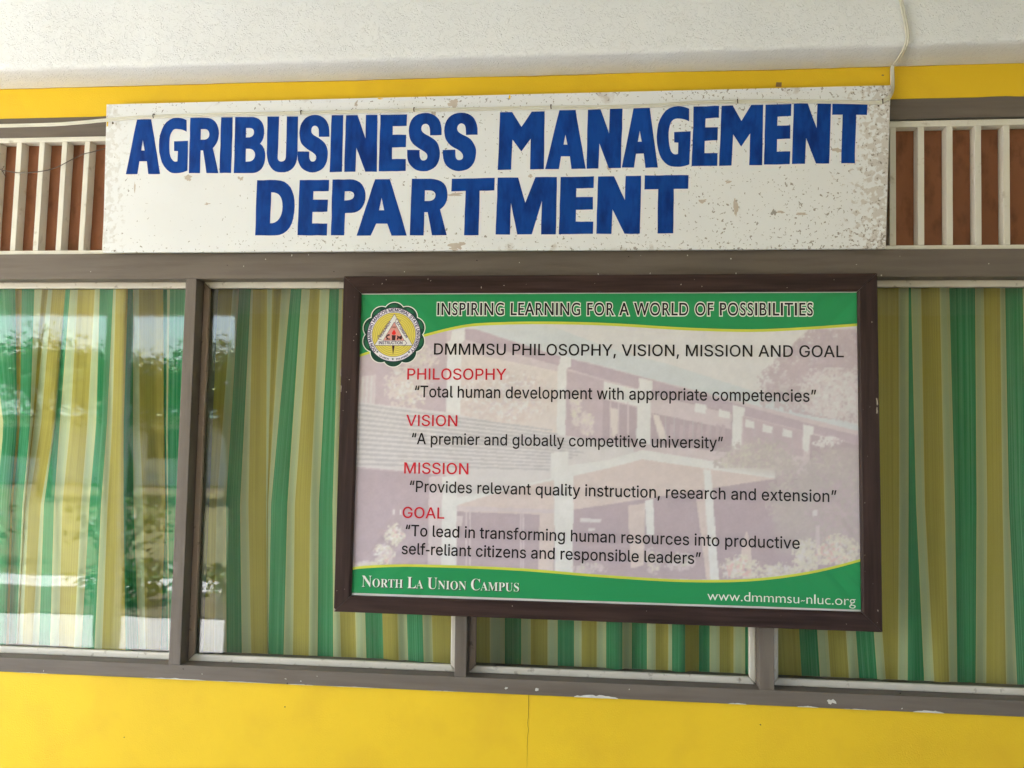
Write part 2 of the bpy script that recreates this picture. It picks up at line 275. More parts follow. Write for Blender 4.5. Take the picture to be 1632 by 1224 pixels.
FLARE = {
    'I': '250 |174,682 76,682 76,0 174,0',
    'N': '781 |706,682 614,682 614,154 152,682 74,682 74,0 166,0 166,525 622,0 706,0',
    'S': '458 |399,643 350,670 299,686 247,691 177,683 120,659 77,621 50,571 40,509 56,438 98,384 156,339 219,301 277,262 319,219 335,165 331,141 318,118 296,98 265,84 224,79 159,90 98,124 44,178 44,54 102,19 165,-2 235,-9 297,0 350,25 390,65 417,116 426,176 410,257 368,317 310,362 247,399 189,434 147,473 131,522 145,564 183,593 239,603 288,597 342,575 399,532',
    'P': '510 |70,682 70,0 168,0 168,295 270,295 332,300 385,314 427,336 459,366 482,401 496,442 500,486 492,548 467,602 424,644 363,672 283,682 |168,594 283,594 329,588 362,572 384,548 395,520 399,490 394,453 378,423 353,401 320,388 279,383 168,383',
    'R': '604 |77,682 77,0 175,0 175,296 216,296 245,293 275,281 309,255 348,210 397,140 487,0 604,0 511,135 462,213 414,276 359,324 399,345 431,373 454,406 468,446 473,491 463,556 434,609 387,649 325,673 249,682 |175,598 238,598 288,593 326,580 352,559 367,530 372,495 369,462 356,431 331,407 292,390 238,384 175,384',
    'G': '740 |673,336 444,336 444,248 575,248 575,108 503,89 427,81 361,87 301,106 250,135 209,174 177,222 158,278 151,340 158,401 177,456 208,505 248,545 297,575 353,594 414,601 496,593 578,571 659,534 659,633 566,668 491,686 416,691 330,682 252,656 185,615 129,561 86,495 59,420 50,337 59,255 85,181 127,117 182,64 250,25 327,0 413,-9 502,-3 586,15 673,47',
    'L': '490 |172,682 74,682 74,0 480,0 480,88 172,88',
    'E': '500 |462,682 75,682 75,0 471,0 471,88 173,88 173,300 452,300 452,388 173,388 173,594 462,594',
    'A': '667 |362,686 293,686 0,0 100,0 186,201 476,201 567,0 667,0 |326,536 436,289 224,289',
    'F': '469 |440,682 76,682 76,0 174,0 174,317 440,317 440,405 174,405 174,594 440,594',
    'O': '823 |45,341 53,263 78,191 118,126 172,71 239,28 319,1 409,-9 502,1 583,28 651,71 706,126 745,191 770,264 778,341 769,420 745,493 704,559 650,613 582,655 502,682 411,691 321,682 242,655 174,613 119,558 79,493 54,420 |146,341 153,403 172,458 202,506 243,546 292,576 348,594 411,601 474,594 531,576 580,546 620,506 651,458 670,403 677,341 670,280 651,224 620,176 580,136 531,106 474,88 411,81 348,88 292,106 243,136 202,176 172,224 153,280',
    'W': '1042 |1041,682 944,682 758,212 568,682 475,682 286,212 98,682 0,682 276,-6 295,-6 521,552 745,-6 764,-6',
    'D': '750 |76,0 342,0 433,10 512,37 579,79 632,133 672,197 696,267 704,341 697,411 676,479 640,543 590,598 523,643 440,672 341,682 76,682 |174,594 325,594 401,587 464,568 515,538 554,498 581,451 598,398 603,341 600,301 588,254 565,206 531,161 481,123 415,98 330,88 174,88',
    'B': '563 |75,0 309,0 376,6 430,21 473,45 505,75 527,109 539,145 543,182 536,234 515,279 481,316 435,343 379,360 379,362 417,382 446,405 467,434 479,468 483,508 475,559 451,606 410,646 351,672 273,682 75,682 |173,594 263,594 310,589 344,575 366,554 378,528 382,499 376,460 359,429 331,407 290,394 238,390 173,390 |173,302 291,302 346,297 389,283 419,260 436,231 442,196 438,165 424,136 397,111 355,94 296,88 173,88',
    'T': '604 |587,682 17,682 17,594 253,594 253,0 351,0 351,594 587,594',
    'H': '729 |653,682 555,682 555,385 173,385 173,682 75,682 75,0 173,0 173,297 555,297 555,0 653,0',
    'w': '719 |393,449 327,449 213,177 95,449 0,449 200,-9 228,-9 360,305 493,-9 521,-9 719,449 624,449 507,177',
    'd': '510 |451,682 362,682 362,440 313,454 268,458 194,447 133,417 85,370 55,308 44,235 54,155 82,90 127,41 188,11 262,0 451,0 |362,75 272,75 218,82 179,103 154,134 139,174 135,222 142,274 161,318 191,350 231,371 279,378 321,374 362,361',
    'm': '771 |59,449 59,0 148,0 148,326 183,360 219,378 260,383 285,379 308,367 325,347 337,318 341,279 341,0 430,0 430,326 464,355 498,376 530,383 559,379 585,366 605,344 618,315 623,278 623,0 712,0 712,282 705,341 686,390 655,427 613,450 563,458 504,447 455,418 413,377 378,422 332,449 279,458 237,451 193,428 148,390 148,449',
    's': '385 |324,421 256,449 192,458 142,453 101,437 70,412 51,378 44,336 66,273 118,226 180,188 232,155 254,120 245,93 221,76 188,69 147,75 97,95 41,128 41,32 95,8 145,-5 197,-9 245,-3 286,15 317,42 338,79 345,123 335,165 303,205 244,249 181,288 146,317 135,339 142,360 163,375 194,380 231,375 275,360 324,333',
    'u': '500 |437,0 437,449 348,449 348,128 316,93 280,72 241,65 208,69 182,82 164,102 153,130 149,164 149,449 60,449 60,170 67,108 88,58 121,21 164,-1 215,-9 261,-1 307,22 348,57 348,0',
    'n': '500 |150,449 61,449 61,0 150,0 150,322 189,360 225,381 262,387 292,382 316,368 335,345 346,315 350,278 350,0 439,0 439,277 431,343 410,394 377,430 335,451 286,458 237,450 191,427 152,390 150,390',
    'l': '219 |154,682 65,682 65,0 154,0',
    'c': '438 |393,427 352,443 310,454 263,458 208,452 160,436 119,409 86,373 61,329 46,276 41,216 52,142 83,80 131,32 194,2 269,-9 342,-1 403,17 403,105 341,83 284,75 233,82 191,101 159,131 139,173 132,224 138,275 157,317 186,349 224,369 269,376 307,372 347,359 393,332',
    'o': '552 |273,458 197,447 132,415 81,365 48,302 36,229 47,151 80,86 130,35 195,3 273,-9 332,-3 384,13 429,40 466,76 493,120 510,171 516,229 504,304 471,367 419,416 352,447 |272,378 322,371 364,350 397,318 418,277 425,228 418,174 398,131 366,98 324,78 272,71 224,78 184,99 153,132 134,176 127,229 134,278 154,319 185,350 225,371',
    'r': '396 |69,449 69,0 158,0 158,235 163,279 179,317 202,347 232,366 267,373 306,361 350,329 397,406 361,435 326,452 290,458 248,447 204,410 160,346 158,346 158,449',
    'g': '427 |421,449 236,449 169,442 115,422 74,390 49,347 40,294 46,248 64,210 96,178 139,153 139,151 101,136 77,114 68,87 73,68 88,49 113,30 71,16 40,-3 17,-27 4,-58 0,-94 10,-138 38,-176 82,-205 139,-223 207,-230 280,-224 339,-205 383,-176 410,-136 419,-87 415,-54 401,-24 376,2 339,23 289,38 213,55 168,74 152,96 165,119 199,130 244,139 292,153 334,181 354,208 370,244 376,282 372,317 357,347 329,380 421,380 |296,293 285,249 255,220 210,209 163,219 131,248 120,291 132,332 164,361 209,372 252,361 284,333 |333,-94 318,-129 276,-151 209,-159 141,-151 98,-128 84,-90 97,-55 133,-31 186,-22 222,-24 262,-31 297,-44 323,-65',
    '.': '219 |109,111 79,103 57,81 49,51 57,21 79,-1 109,-9 139,-1 161,21 169,51 161,81 139,103',
    ' ': '278',
}
SERIF = {
    'N': '494 |403,-11 107,350 107,79 110,49 119,31 136,21 167,17 167,0 18,0 18,17 54,23 71,41 76,79 76,388 36,433 18,439 18,455 156,455 391,169 391,377 386,414 369,431 331,439 331,455 480,455 480,439 450,434 433,425 425,407 422,377 422,-11',
    'O': '525 |261,-11 213,-6 169,7 129,29 94,58 66,93 45,134 32,179 28,228 32,276 45,321 66,362 95,397 130,426 170,448 216,462 265,466 313,462 357,448 397,427 431,399 459,364 481,323 494,277 498,228 494,179 481,134 459,93 430,58 395,29 355,7 310,-6 |265,12 306,21 338,47 361,90 375,150 379,228 376,293 365,346 348,389 324,419 294,437 260,443 219,435 186,409 163,366 150,305 145,228 149,163 159,109 177,67 201,37 230,18',
    'R': '473 |15,0 15,17 45,22 62,32 72,50 75,81 75,379 71,406 62,424 44,434 16,439 16,455 217,455 278,452 329,442 367,426 395,403 412,372 417,334 406,285 372,248 315,224 432,50 452,26 478,17 480,17 480,0 338,0 201,212 182,212 182,81 185,50 194,32 212,22 242,17 242,0 |182,234 203,234 249,240 280,258 298,290 304,336 300,370 291,397 275,416 253,427 224,431 202,429 190,422 182,385',
    'T': '423 |92,0 92,17 123,21 142,31 152,50 156,81 156,433 149,433 102,426 65,403 41,367 29,318 11,318 11,455 410,455 410,317 394,317 385,359 368,391 343,415 310,429 269,433 263,433 263,81 267,49 276,30 296,21 328,17 328,0',
    'H': '523 |15,0 15,17 45,22 62,32 72,50 75,81 75,379 71,406 62,424 44,434 16,439 16,455 242,455 242,439 204,432 187,415 182,379 182,251 342,251 342,379 337,415 320,432 282,439 282,455 507,455 507,439 478,434 461,424 452,407 449,379 449,81 452,52 461,33 478,22 507,17 507,0 282,0 282,17 311,21 329,31 339,49 342,81 342,221 182,221 182,81 185,50 194,32 212,22 242,17 242,0',
    'L': '426 |15,0 15,17 45,22 62,32 72,50 75,81 75,379 71,407 62,425 44,434 16,439 16,455 250,455 250,439 208,434 196,427 188,416 182,379 182,83 185,47 200,31 234,28 278,31 315,40 345,56 370,80 391,112 409,154 427,154 402,0',
    'A': '437 |-9,0 -9,18 9,21 24,30 49,75 206,466 224,465 384,87 411,34 425,22 443,18 443,0 229,0 229,18 259,21 277,30 283,46 273,81 253,132 103,132 79,71 76,59 75,48 80,32 96,21 124,18 128,18 128,0 |113,161 242,161 177,319',
    'U': '492 |248,-13 192,-8 147,6 114,29 91,61 78,103 73,155 73,379 70,406 61,424 43,434 15,439 15,455 240,455 240,439 202,432 185,415 181,379 181,140 186,88 203,51 221,35 245,25 275,22 317,28 350,44 373,71 388,110 392,159 392,378 389,406 379,423 360,433 328,439 328,455 474,455 474,439 448,432 433,421 425,404 422,378 422,181 418,118 403,69 380,32 346,7 302,-8',
    'I': '261 |13,0 13,17 42,23 61,32 72,49 75,75 75,387 72,412 63,427 45,435 13,439 13,455 244,455 244,439 214,435 196,427 186,412 183,387 183,77 187,44 206,26 246,17 246,0',
    'C': '468 |257,-11 193,-3 137,20 91,56 56,104 34,162 26,228 34,294 56,351 92,399 139,435 195,458 259,465 309,459 367,440 388,435 408,443 419,465 437,465 437,308 420,308 392,364 356,407 328,427 298,439 265,443 222,435 187,409 163,365 149,304 144,226 149,153 165,97 192,56 230,32 278,24 318,29 358,45 395,71 428,106 447,89 395,33 332,0',
    'M': '634 |14,0 14,17 43,22 61,32 72,50 75,79 75,382 71,416 53,432 15,439 15,455 185,455 317,142 449,455 617,455 617,439 590,433 573,423 563,405 560,378 560,85 565,43 582,23 617,17 617,0 396,0 396,17 433,25 450,44 455,83 455,399 288,0 270,0 105,389 105,80 109,48 120,30 139,20 169,17 169,0',
    'P': '418 |15,0 15,17 45,22 62,32 72,50 75,81 75,379 71,406 62,424 44,434 16,439 16,455 214,455 287,452 336,440 366,422 390,398 404,367 409,332 404,296 390,266 367,240 334,221 292,209 242,206 182,206 182,81 185,50 194,32 212,22 242,17 242,0 |182,230 201,230 244,235 272,253 287,283 292,329 288,375 275,406 252,425 216,431 189,424 182,398',
    'S': '390 |43,-11 43,158 62,158 83,94 111,50 136,30 164,19 197,15 231,20 257,36 273,60 279,89 273,117 255,140 225,160 163,191 112,221 77,253 56,289 50,332 54,370 67,403 88,429 115,449 148,462 185,466 229,461 282,448 291,446 300,445 313,450 320,466 339,466 339,319 322,319 310,354 293,385 272,410 248,429 222,441 194,445 163,440 140,426 125,406 120,380 124,356 137,336 189,303 253,273 317,233 337,211 350,188 359,133 354,93 339,58 314,29 281,8 240,-6 192,-10 158,-8 126,1 98,9 85,12 69,7 61,-11',
    'w': '435 |122,-10 17,265 6,284 -11,293 -11,310 138,310 138,293 120,289 114,276 116,266 120,253 167,127 211,235 201,266 190,288 168,295 168,310 323,310 323,293 302,288 296,276 296,269 298,262 336,141 382,256 387,275 380,289 356,295 356,310 445,310 445,295 425,284 412,258 304,-10 289,-10 223,197 140,-10',
    'd': '370 |140,-10 107,-5 78,10 53,35 35,66 23,104 19,147 24,196 36,237 55,272 81,297 112,313 146,318 175,314 201,301 223,280 223,401 220,419 212,430 176,439 176,455 319,455 319,75 325,41 335,32 353,28 353,11 294,6 223,-10 223,39 201,12 173,-5 |171,28 187,31 202,41 215,56 223,76 223,242 217,257 206,270 174,281 155,277 141,267 130,250 121,210 118,153 120,98 130,58 146,36',
    'm': '554 |18,0 18,16 45,26 52,56 52,253 46,284 36,291 19,294 19,310 146,310 146,265 173,294 204,312 237,318 277,312 305,293 320,261 348,293 381,312 418,318 449,314 473,301 490,280 500,250 504,212 504,56 510,26 520,19 536,16 536,0 377,0 377,16 393,19 403,26 410,56 410,217 404,258 394,268 377,271 349,263 324,237 324,56 331,26 340,19 356,16 356,0 199,0 199,16 215,19 225,26 232,56 232,217 226,258 216,268 199,271 170,262 146,235 146,56 152,27 162,19 177,16 177,0',
    's': '288 |151,-10 122,-6 87,6 73,9 60,4 51,-9 36,-9 36,105 53,105 66,68 87,39 112,21 140,15 162,18 179,27 189,40 192,58 183,84 156,105 107,130 76,148 54,169 41,193 37,220 44,259 65,291 98,312 141,319 166,316 199,308 206,306 213,305 223,308 230,319 244,319 244,222 228,222 215,254 196,277 174,291 149,296 130,294 116,286 108,274 105,259 115,232 146,212 191,189 221,172 241,151 253,127 257,95 250,51 228,18 194,-3',
    'u': '375 |131,-10 91,-3 65,17 51,51 46,97 46,248 39,282 29,291 11,294 11,310 142,310 142,74 151,46 162,38 177,36 205,43 228,66 228,248 221,283 209,291 189,294 189,310 324,310 324,70 331,39 360,30 360,13 300,7 228,-10 228,40 209,19 186,3 160,-7',
    'n': '381 |18,0 18,16 45,26 52,56 52,253 46,284 36,291 19,294 19,310 148,310 148,267 175,296 207,313 243,318 275,314 299,301 316,280 327,250 330,212 330,56 337,26 347,19 363,16 363,0 202,0 202,16 207,16 223,21 232,34 235,56 235,217 229,258 219,268 203,271 173,262 148,235 148,56 154,26 164,19 180,16 180,0',
    'l': '199 |18,0 18,16 45,26 52,56 52,398 47,429 38,436 20,439 20,455 148,455 148,56 154,26 180,16 180,0',
    'c': '293 |156,-10 119,-5 87,11 59,35 38,68 24,106 19,150 25,196 40,237 64,271 96,297 133,313 175,319 218,314 250,298 271,275 277,245 275,228 266,215 253,207 236,204 214,209 201,225 196,251 197,261 197,271 194,286 185,294 169,297 138,285 118,248 112,187 118,123 137,76 156,55 178,42 204,38 239,47 271,72 285,60 248,21 205,-2',
    'o': '336 |169,-10 127,-5 90,11 60,37 38,70 24,110 19,154 24,199 38,239 60,272 90,297 127,313 168,318 209,313 245,298 275,273 298,240 312,200 317,154 312,108 298,69 275,36 245,11 210,-5 |169,11 193,18 209,39 217,81 220,154 217,227 208,271 192,292 169,299 144,292 128,271 120,227 117,154 120,82 128,39 144,18',
    'r': '287 |18,0 18,16 45,26 52,56 52,252 46,285 20,293 21,310 146,310 146,252 165,280 187,301 210,314 233,318 258,315 275,304 286,287 289,266 287,248 278,234 265,225 248,222 222,231 207,250 189,260 175,255 162,241 152,220 149,192 149,56 152,37 159,25 197,16 197,0',
    'g': '327 |146,-140 89,-136 48,-122 22,-100 14,-75 20,-54 38,-38 69,-26 44,-10 29,9 24,30 28,54 42,74 67,92 102,110 58,135 31,169 22,212 27,242 40,268 60,289 88,305 120,315 157,318 196,315 233,304 317,304 317,268 268,268 286,237 291,203 288,176 276,151 258,131 234,116 205,106 172,103 157,103 142,104 112,94 104,84 101,71 105,59 119,51 141,49 175,49 259,40 285,29 303,13 312,-9 316,-37 311,-67 296,-92 272,-113 219,-133 |157,124 178,130 190,146 197,173 199,211 197,249 190,276 178,292 157,297 137,292 124,276 117,249 114,211 117,173 124,146 137,130 |161,-116 218,-111 252,-94 263,-66 260,-51 249,-41 205,-34 97,-34 79,-52 73,-73 79,-89 95,-103 122,-113',
    ' ': '175',
}

SANS['-'] = '235 |30,165 30,217 205,217 205,165'
SANS['I'] = '185 |60,0 60,509 125,509 125,0'

class Face:
    def __init__(s, table, side, weight=0.0, flare=0.0):
        s.g = {}
        s.side, s.cache = side, {}
        raw = {}
        for ch, t in table.items():
            p = t.split('|')
            raw[ch] = (float(p[0]), [[tuple(map(float, q.split(','))) for q in c.split()] for c in p[1:]])
        ref = raw.get('H') or raw.get('E') or raw['N']
        s.cap = max(y for c in ref[1] for _, y in c)
        for ch, (adv, cs) in raw.items():
            cs = [[(x / s.cap, y / s.cap) for x, y in c] for c in cs]
            if weight:
                cs = [grow(c, weight * side) for c in cs]
            if flare:
                xm = None
                out = []
                for c in cs:
                    d = []
                    g = grow(c, 0.02 * side)
                    for (x, y), (gx, gy) in zip(c, g):
                        e = max(0, 1 - min(abs(y), abs(1 - y)) / 0.16)
                        sx = 0 if abs(gx - x) < 0.004 else (1 if gx > x else -1)
                        d.append((x + sx * e * flare, y))
                    out.append(d)
                cs = out
            s.g[ch] = (adv / s.cap + weight * 0.6, cs)
    def glyph(s, ch, extra=0.0):
        k = (ch, extra)
        if k not in s.cache:
            cs = s.g[ch][1]
            s.cache[k] = fill2d([grow(c, extra * s.side) for c in cs] if extra else cs) if cs else ([], [])
        return s.cache[k]
    def run(s, text, extra=0.0, caps=1.0, track=0.0):
        """(vertices, faces, width) with cap height 1; caps<1 sets lower case as small capitals"""
        V, Fc, x = [], [], 0.0
        for ch in text:
            k, c = 1.0, ch
            if caps < 1 and ch.islower():
                k, c = caps, ch.upper()
            v, f = s.glyph(c, extra)
            n = len(V)
            V += [(x + a * k, b * k) for a, b in v]
            Fc += [tuple(i + n for i in q) for q in f]
            x += s.g[c][0] * k + track
        return V, Fc, x

def write(name, face, text, p0, p1, cap_px, Y, mat, parent, extra=0.0, caps=1.0, off=(0, 0), track=0.0, proud=0.0):
    """set a line of writing on the plane Y from photo point p0 (left end of baseline) to p1"""
    V, Fc, _ = face.run(text, extra, caps, track)
    V0, _, w = face.run(text, 0.0, caps, track)
    xs = [v[0] for v in V0]
    x0, x1 = min(xs), max(xs)
    A, B = at(p0[0] + off[0], p0[1] + off[1], Y), at(p1[0] + off[0], p1[1] + off[1], Y)
    A.y = B.y = Y - proud
    ux = (B - A) / (x1 - x0)
    h = (at(p0[0], p0[1] - cap_px, Y) - at(p0[0], p0[1], Y)).length
    uz = Vector((-ux.z, 0, ux.x)).normalized() * h
    return mesh(name, [A + ux * (x - x0) + uz * y for x, y in V], Fc, mat, parent)

# ---------------------------------------------------------------- materials
MATS = {}
def mat(name, col, rough=0.6, var=0.0, vscale=6.0, bump=0.0, bscale=80.0, spec=0.5, col2=None, c2scale=20.0,
        c2lo=0.55, c2hi=0.7, detail=6.0, stretch=(1, 1, 1), metallic=0.0):
    m = bpy.data.materials.new(name)
    m.use_nodes = True
    nt = m.node_tree
    N, L = nt.nodes, nt.links
    p = N['Principled BSDF']
    p.inputs['Roughness'].default_value = rough
    p.inputs['Specular IOR Level'].default_value = spec
    p.inputs['Metallic'].default_value = metallic
    p.inputs['Base Color'].default_value = (*col, 1)
    tc = N.new('ShaderNodeTexCoord')
    mp = N.new('ShaderNodeMapping')
    mp.inputs['Scale'].default_value = stretch
    L.new(tc.outputs['Object'], mp.inputs[0])
    out = None
    def nz(scale, det=detail):
        t = N.new('ShaderNodeTexNoise')
        t.inputs['Scale'].default_value = scale
        t.inputs['Detail'].default_value = det
        L.new(mp.outputs[0], t.inputs['Vector'])
        return t
    if var:
        t = nz(vscale)
        r = N.new('ShaderNodeMapRange')
        r.inputs['From Min'].default_value, r.inputs['From Max'].default_value = 0.3, 0.7
        r.inputs['To Min'].default_value, r.inputs['To Max'].default_value = 1 - var, 1 + var
        L.new(t.outputs['Fac'], r.inputs['Value'])
        mx = N.new('ShaderNodeVectorMath')
        mx.operation = 'SCALE'
        mx.inputs[0].default_value = col
        L.new(r.outputs[0], mx.inputs['Scale'])
        out = mx.outputs[0]
    if col2:
        t = nz(c2scale)
        r = N.new('ShaderNodeMapRange')
        r.inputs['From Min'].default_value, r.inputs['From Max'].default_value = c2lo, c2hi
        L.new(t.outputs['Fac'], r.inputs['Value'])
        mx = N.new('ShaderNodeMix')
        mx.data_type = 'RGBA'
        mx.inputs['A'].default_value = (*col, 1)
        if out: L.new(out, mx.inputs['A'])
        mx.inputs['B'].default_value = (*col2, 1)
        L.new(r.outputs[0], mx.inputs['Factor'])
        out = mx.outputs['Result']
    if out:
        L.new(out, p.inputs['Base Color'])
    if bump:
        t = nz(bscale)
        b = N.new('ShaderNodeBump')
        b.inputs['Strength'].default_value = bump
        b.inputs['Distance'].default_value = 0.004
        L.new(t.outputs['Fac'], b.inputs['Height'])
        L.new(b.outputs[0], p.inputs['Normal'])
    MATS[name] = m
    return m

yellow = mat('yellow_wall_paint', lin(232, 193, 38), 0.55, 0.06, 1.6, 0.25, 240, 0.3, lin(222, 180, 40), 5, 0.5, 0.8)
grey_paint = mat('grey_wood_paint', lin(112, 103, 95), 0.55, 0.10, 4, 0.2, 50, 0.25, lin(98, 89, 81), 6, 0.45, 0.75, stretch=(0.6, 1, 7))
grey_upright = mat('grey_wood_paint_upright', lin(112, 103, 95), 0.55, 0.10, 4, 0.2, 50, 0.25, lin(98, 89, 81), 6, 0.45, 0.75, stretch=(7, 1, 0.6))
bead_white = mat('old_white_wood_paint', lin(212, 206, 194), 0.5, 0.05, 9, 0.2, 120, 0.4, lin(150, 138, 122), 42, 0.6, 0.74)
bead_brown = mat('dusty_brown_wood_paint', lin(150, 132, 118), 0.6, 0.06, 9, 0.2, 120, 0.3, lin(96, 80, 66), 40, 0.6, 0.7)
slat_white = mat('white_slat_paint', lin(216, 213, 202), 0.5, 0.04, 6, 0.15, 90, 0.35, lin(176, 168, 152), 30, 0.62, 0.78)
plywood = mat('red_brown_plywood', lin(146, 95, 67), 0.62, 0.12, 5, 0.1, 140, 0.3, lin(114, 72, 50), 16, 0.5, 0.75, stretch=(2, 1, 1))
dark_wood = mat('dark_brown_wood_stain', lin(60, 44, 41), 0.42, 0.28, 5, 0.16, 60, 0.16, lin(40, 29, 28), 7, 0.42, 0.72, stretch=(0.7, 1, 11))
dark_wood_up = mat('dark_brown_wood_stain_upright', lin(60, 44, 41), 0.42, 0.28, 5, 0.16, 60, 0.16, lin(40, 29, 28), 7, 0.42, 0.72, stretch=(11, 1, 0.7))
sign_blue = mat('blue_sign_enamel', lin(16, 68, 150), 0.5, 0.06, 9, 0.25, 45, 0.12, lin(11, 46, 118), 16, 0.42, 0.72, stretch=(2.2, 1, 0.8))
cable_white = mat('white_cable_sheath', lin(214, 212, 200), 0.42, 0.05, 20)
cable_dark = mat('dark_wire_sheath', lin(92, 82, 74), 0.5)
cable_black = mat('black_wire_sheath', lin(52, 50, 46), 0.45)
nail_steel = mat('rusty_nail_steel', lin(74, 62, 52), 0.5, metallic=0.4)
chip_white = mat('bare_white_primer', lin(206, 204, 198), 0.8, 0.08, 60)
crack_dark = mat('dark_wall_crack', lin(142, 114, 26), 0.9)
bare_patch = mat('bare_wall_patch', lin(146, 118, 78), 0.9)
dark_speck = mat('dark_grime_speck', lin(54, 46, 40), 0.9)
room_dark = mat('unlit_room_plaster', lin(150, 146, 136), 0.9)
inner_concrete = mat('grey_concrete', lin(190, 188, 184), 0.85, 0.08, 3, 0.2, 40)
cream_wall = mat('cream_wall_paint', lin(190, 186, 172), 0.7, 0.06, 3)

# stucco: worm-like trowel flecks
def stucco(name, col):
    m = mat(name, col, 0.85, 0.03, 3.0, spec=0.2)
    nt = m.node_tree
    N, L = nt.nodes, nt.links
    p = N['Principled BSDF']
    tc = N.new('ShaderNodeTexCoord')
    w = N.new('ShaderNodeTexNoise')
    w.inputs['Scale'].default_value, w.inputs['Detail'].default_value = 30, 3
    L.new(tc.outputs['Object'], w.inputs['Vector'])
    ad = N.new('ShaderNodeMixRGB')
    ad.inputs[0].default_value = 0.06
    L.new(tc.outputs['Object'], ad.inputs[1])
    L.new(w.outputs['Color'], ad.inputs[2])
    n1 = N.new('ShaderNodeTexNoise')
    n1.inputs['Scale'].default_value, n1.inputs['Detail'].default_value = 75, 2
    n1.inputs['Distortion'].default_value = 1.6
    n2 = N.new('ShaderNodeTexNoise')
    n2.inputs['Scale'].default_value, n2.inputs['Detail'].default_value = 16, 5
    for n in (n1, n2):
        L.new(ad.outputs[0], n.inputs['Vector'])
    r = N.new('ShaderNodeMapRange')
    r.interpolation_type = 'SMOOTHSTEP'
    r.inputs['From Min'].default_value, r.inputs['From Max'].default_value = 0.5, 0.72
    L.new(n1.outputs['Fac'], r.inputs['Value'])
    mx = N.new('ShaderNodeMath')
    mx.operation = 'MULTIPLY_ADD'
    mx.inputs[1].default_value = 0.7
    L.new(n2.outputs['Fac'], mx.inputs[0])
    L.new(r.outputs[0], mx.inputs[2])
    b = N.new('ShaderNodeBump')
    b.inputs['Strength'].default_value, b.inputs['Distance'].default_value = 0.5, 0.0045
    L.new(mx.outputs[0], b.inputs['Height'])
    L.new(b.outputs[0], p.inputs['Normal'])
    return m
stucco_white = stucco('white_stucco_paint', lin(227, 230, 233))

# sign face: white enamel with mildew specks, thicker towards the right, top and bottom
def sign_face():
    m = mat('weathered_white_sign_enamel', lin(226, 229, 232), 0.5, 0.02, 5, 0.1, 60, 0.35)
    nt = m.node_tree
    N, L = nt.nodes, nt.links
    p = N['Principled BSDF']
    base = p.inputs['Base Color'].links[0].from_socket
    tc = N.new('ShaderNodeTexCoord')
    sp = N.new('ShaderNodeSeparateXYZ')
    L.new(tc.outputs['Generated'], sp.inputs[0])
    def math_(op, a, b=None, c=None):
        n = N.new('ShaderNodeMath')
        n.operation = op
        for k, v in enumerate((a, b, c)):
            if v is None: continue
            if isinstance(v, (int, float)): n.inputs[k].default_value = v
            else: L.new(v, n.inputs[k])
        return n.outputs[0]
    def nz(scale, det, dist=0.0):
        t = N.new('ShaderNodeTexNoise')
        t.inputs['Scale'].default_value, t.inputs['Detail'].default_value = scale, det
        t.inputs['Distortion'].default_value = dist
        L.new(tc.outputs['Object'], t.inputs['Vector'])
        return t.outputs['Fac']
    x, z = sp.outputs['X'], sp.outputs['Z']
    edge = math_('POWER', math_('ABSOLUTE', math_('MULTIPLY_ADD', z, 2.0, -1.0)), 3.0)   # 1 at top and bottom
    dens = math_('MULTIPLY_ADD', x, 0.055, math_('MULTIPLY', edge, 0.06))
    dens = math_('ADD', dens, math_('MULTIPLY', math_('POWER', x, 5.0), 0.022))
    patch = math_('MULTIPLY_ADD', nz(5, 2), 0.16, -0.08)
    dens = math_('ADD', dens, patch)
    # small specks
    n1 = nz(120, 1.5, 0.6)
    s1 = math_('SUBTRACT', math_('ADD', n1, dens), 0.722)
    s1 = math_('MULTIPLY', s1, 22.0)
    # mid flecks
    n2 = nz(42, 2.5, 1.0)
    s2 = math_('MULTIPLY', math_('SUBTRACT', math_('ADD', n2, dens), 0.79), 30.0)
    sp1 = math_('MINIMUM', math_('MAXIMUM', math_('MAXIMUM', s1, s2), 0.0), 0.78)
    # worn strip at the right end and a little at the left end
    n3 = nz(60, 9, 0.25)
    wr = math_('MULTIPLY', math_('SUBTRACT', x, 0.968), 12.0)
    wr = math_('ADD', wr, math_('MULTIPLY_ADD', n3, 3.0, -1.5))
    wr = math_('MULTIPLY', math_('MINIMUM', math_('MAXIMUM', math_('MULTIPLY', wr, 5.0), 0.0), 1.0), 0.6)
    wl = math_('MULTIPLY', math_('SUBTRACT', 0.035, x), 16.0)
    wl = math_('ADD', wl, math_('MULTIPLY_ADD', n3, 3.0, -1.75))
    wl = math_('MULTIPLY', math_('MINIMUM', math_('MAXIMUM', math_('MULTIPLY', wl, 4.0), 0.0), 1.0), 0.35)
    # thin peeled blotches along top and bottom
    n4 = nz(11, 7, 0.5)
    wb = math_('ADD', math_('MULTIPLY', edge, 0.16), n4)
    wb = math_('MULTIPLY', math_('MINIMUM', math_('MAXIMUM', math_('MULTIPLY', math_('SUBTRACT', wb, 0.76), 14.0), 0.0), 1.0), 0.55)
    def mix(fac, A, B):
        mx = N.new('ShaderNodeMix')
        mx.data_type = 'RGBA'
        L.new(fac, mx.inputs['Factor'])
        L.new(A, mx.inputs['A'])
        mx.inputs['B'].default_value = (*B, 1)
        return mx.outputs['Result']
    c = mix(wb, base, lin(176, 164, 152))
    c = mix(wl, c, lin(186, 182, 174))
    c = mix(wr, c, lin(188, 179, 170))
    c = mix(sp1, c, lin(128, 120, 110))
    L.new(c, p.inputs['Base Color'])
    return m
sign_white = sign_face()

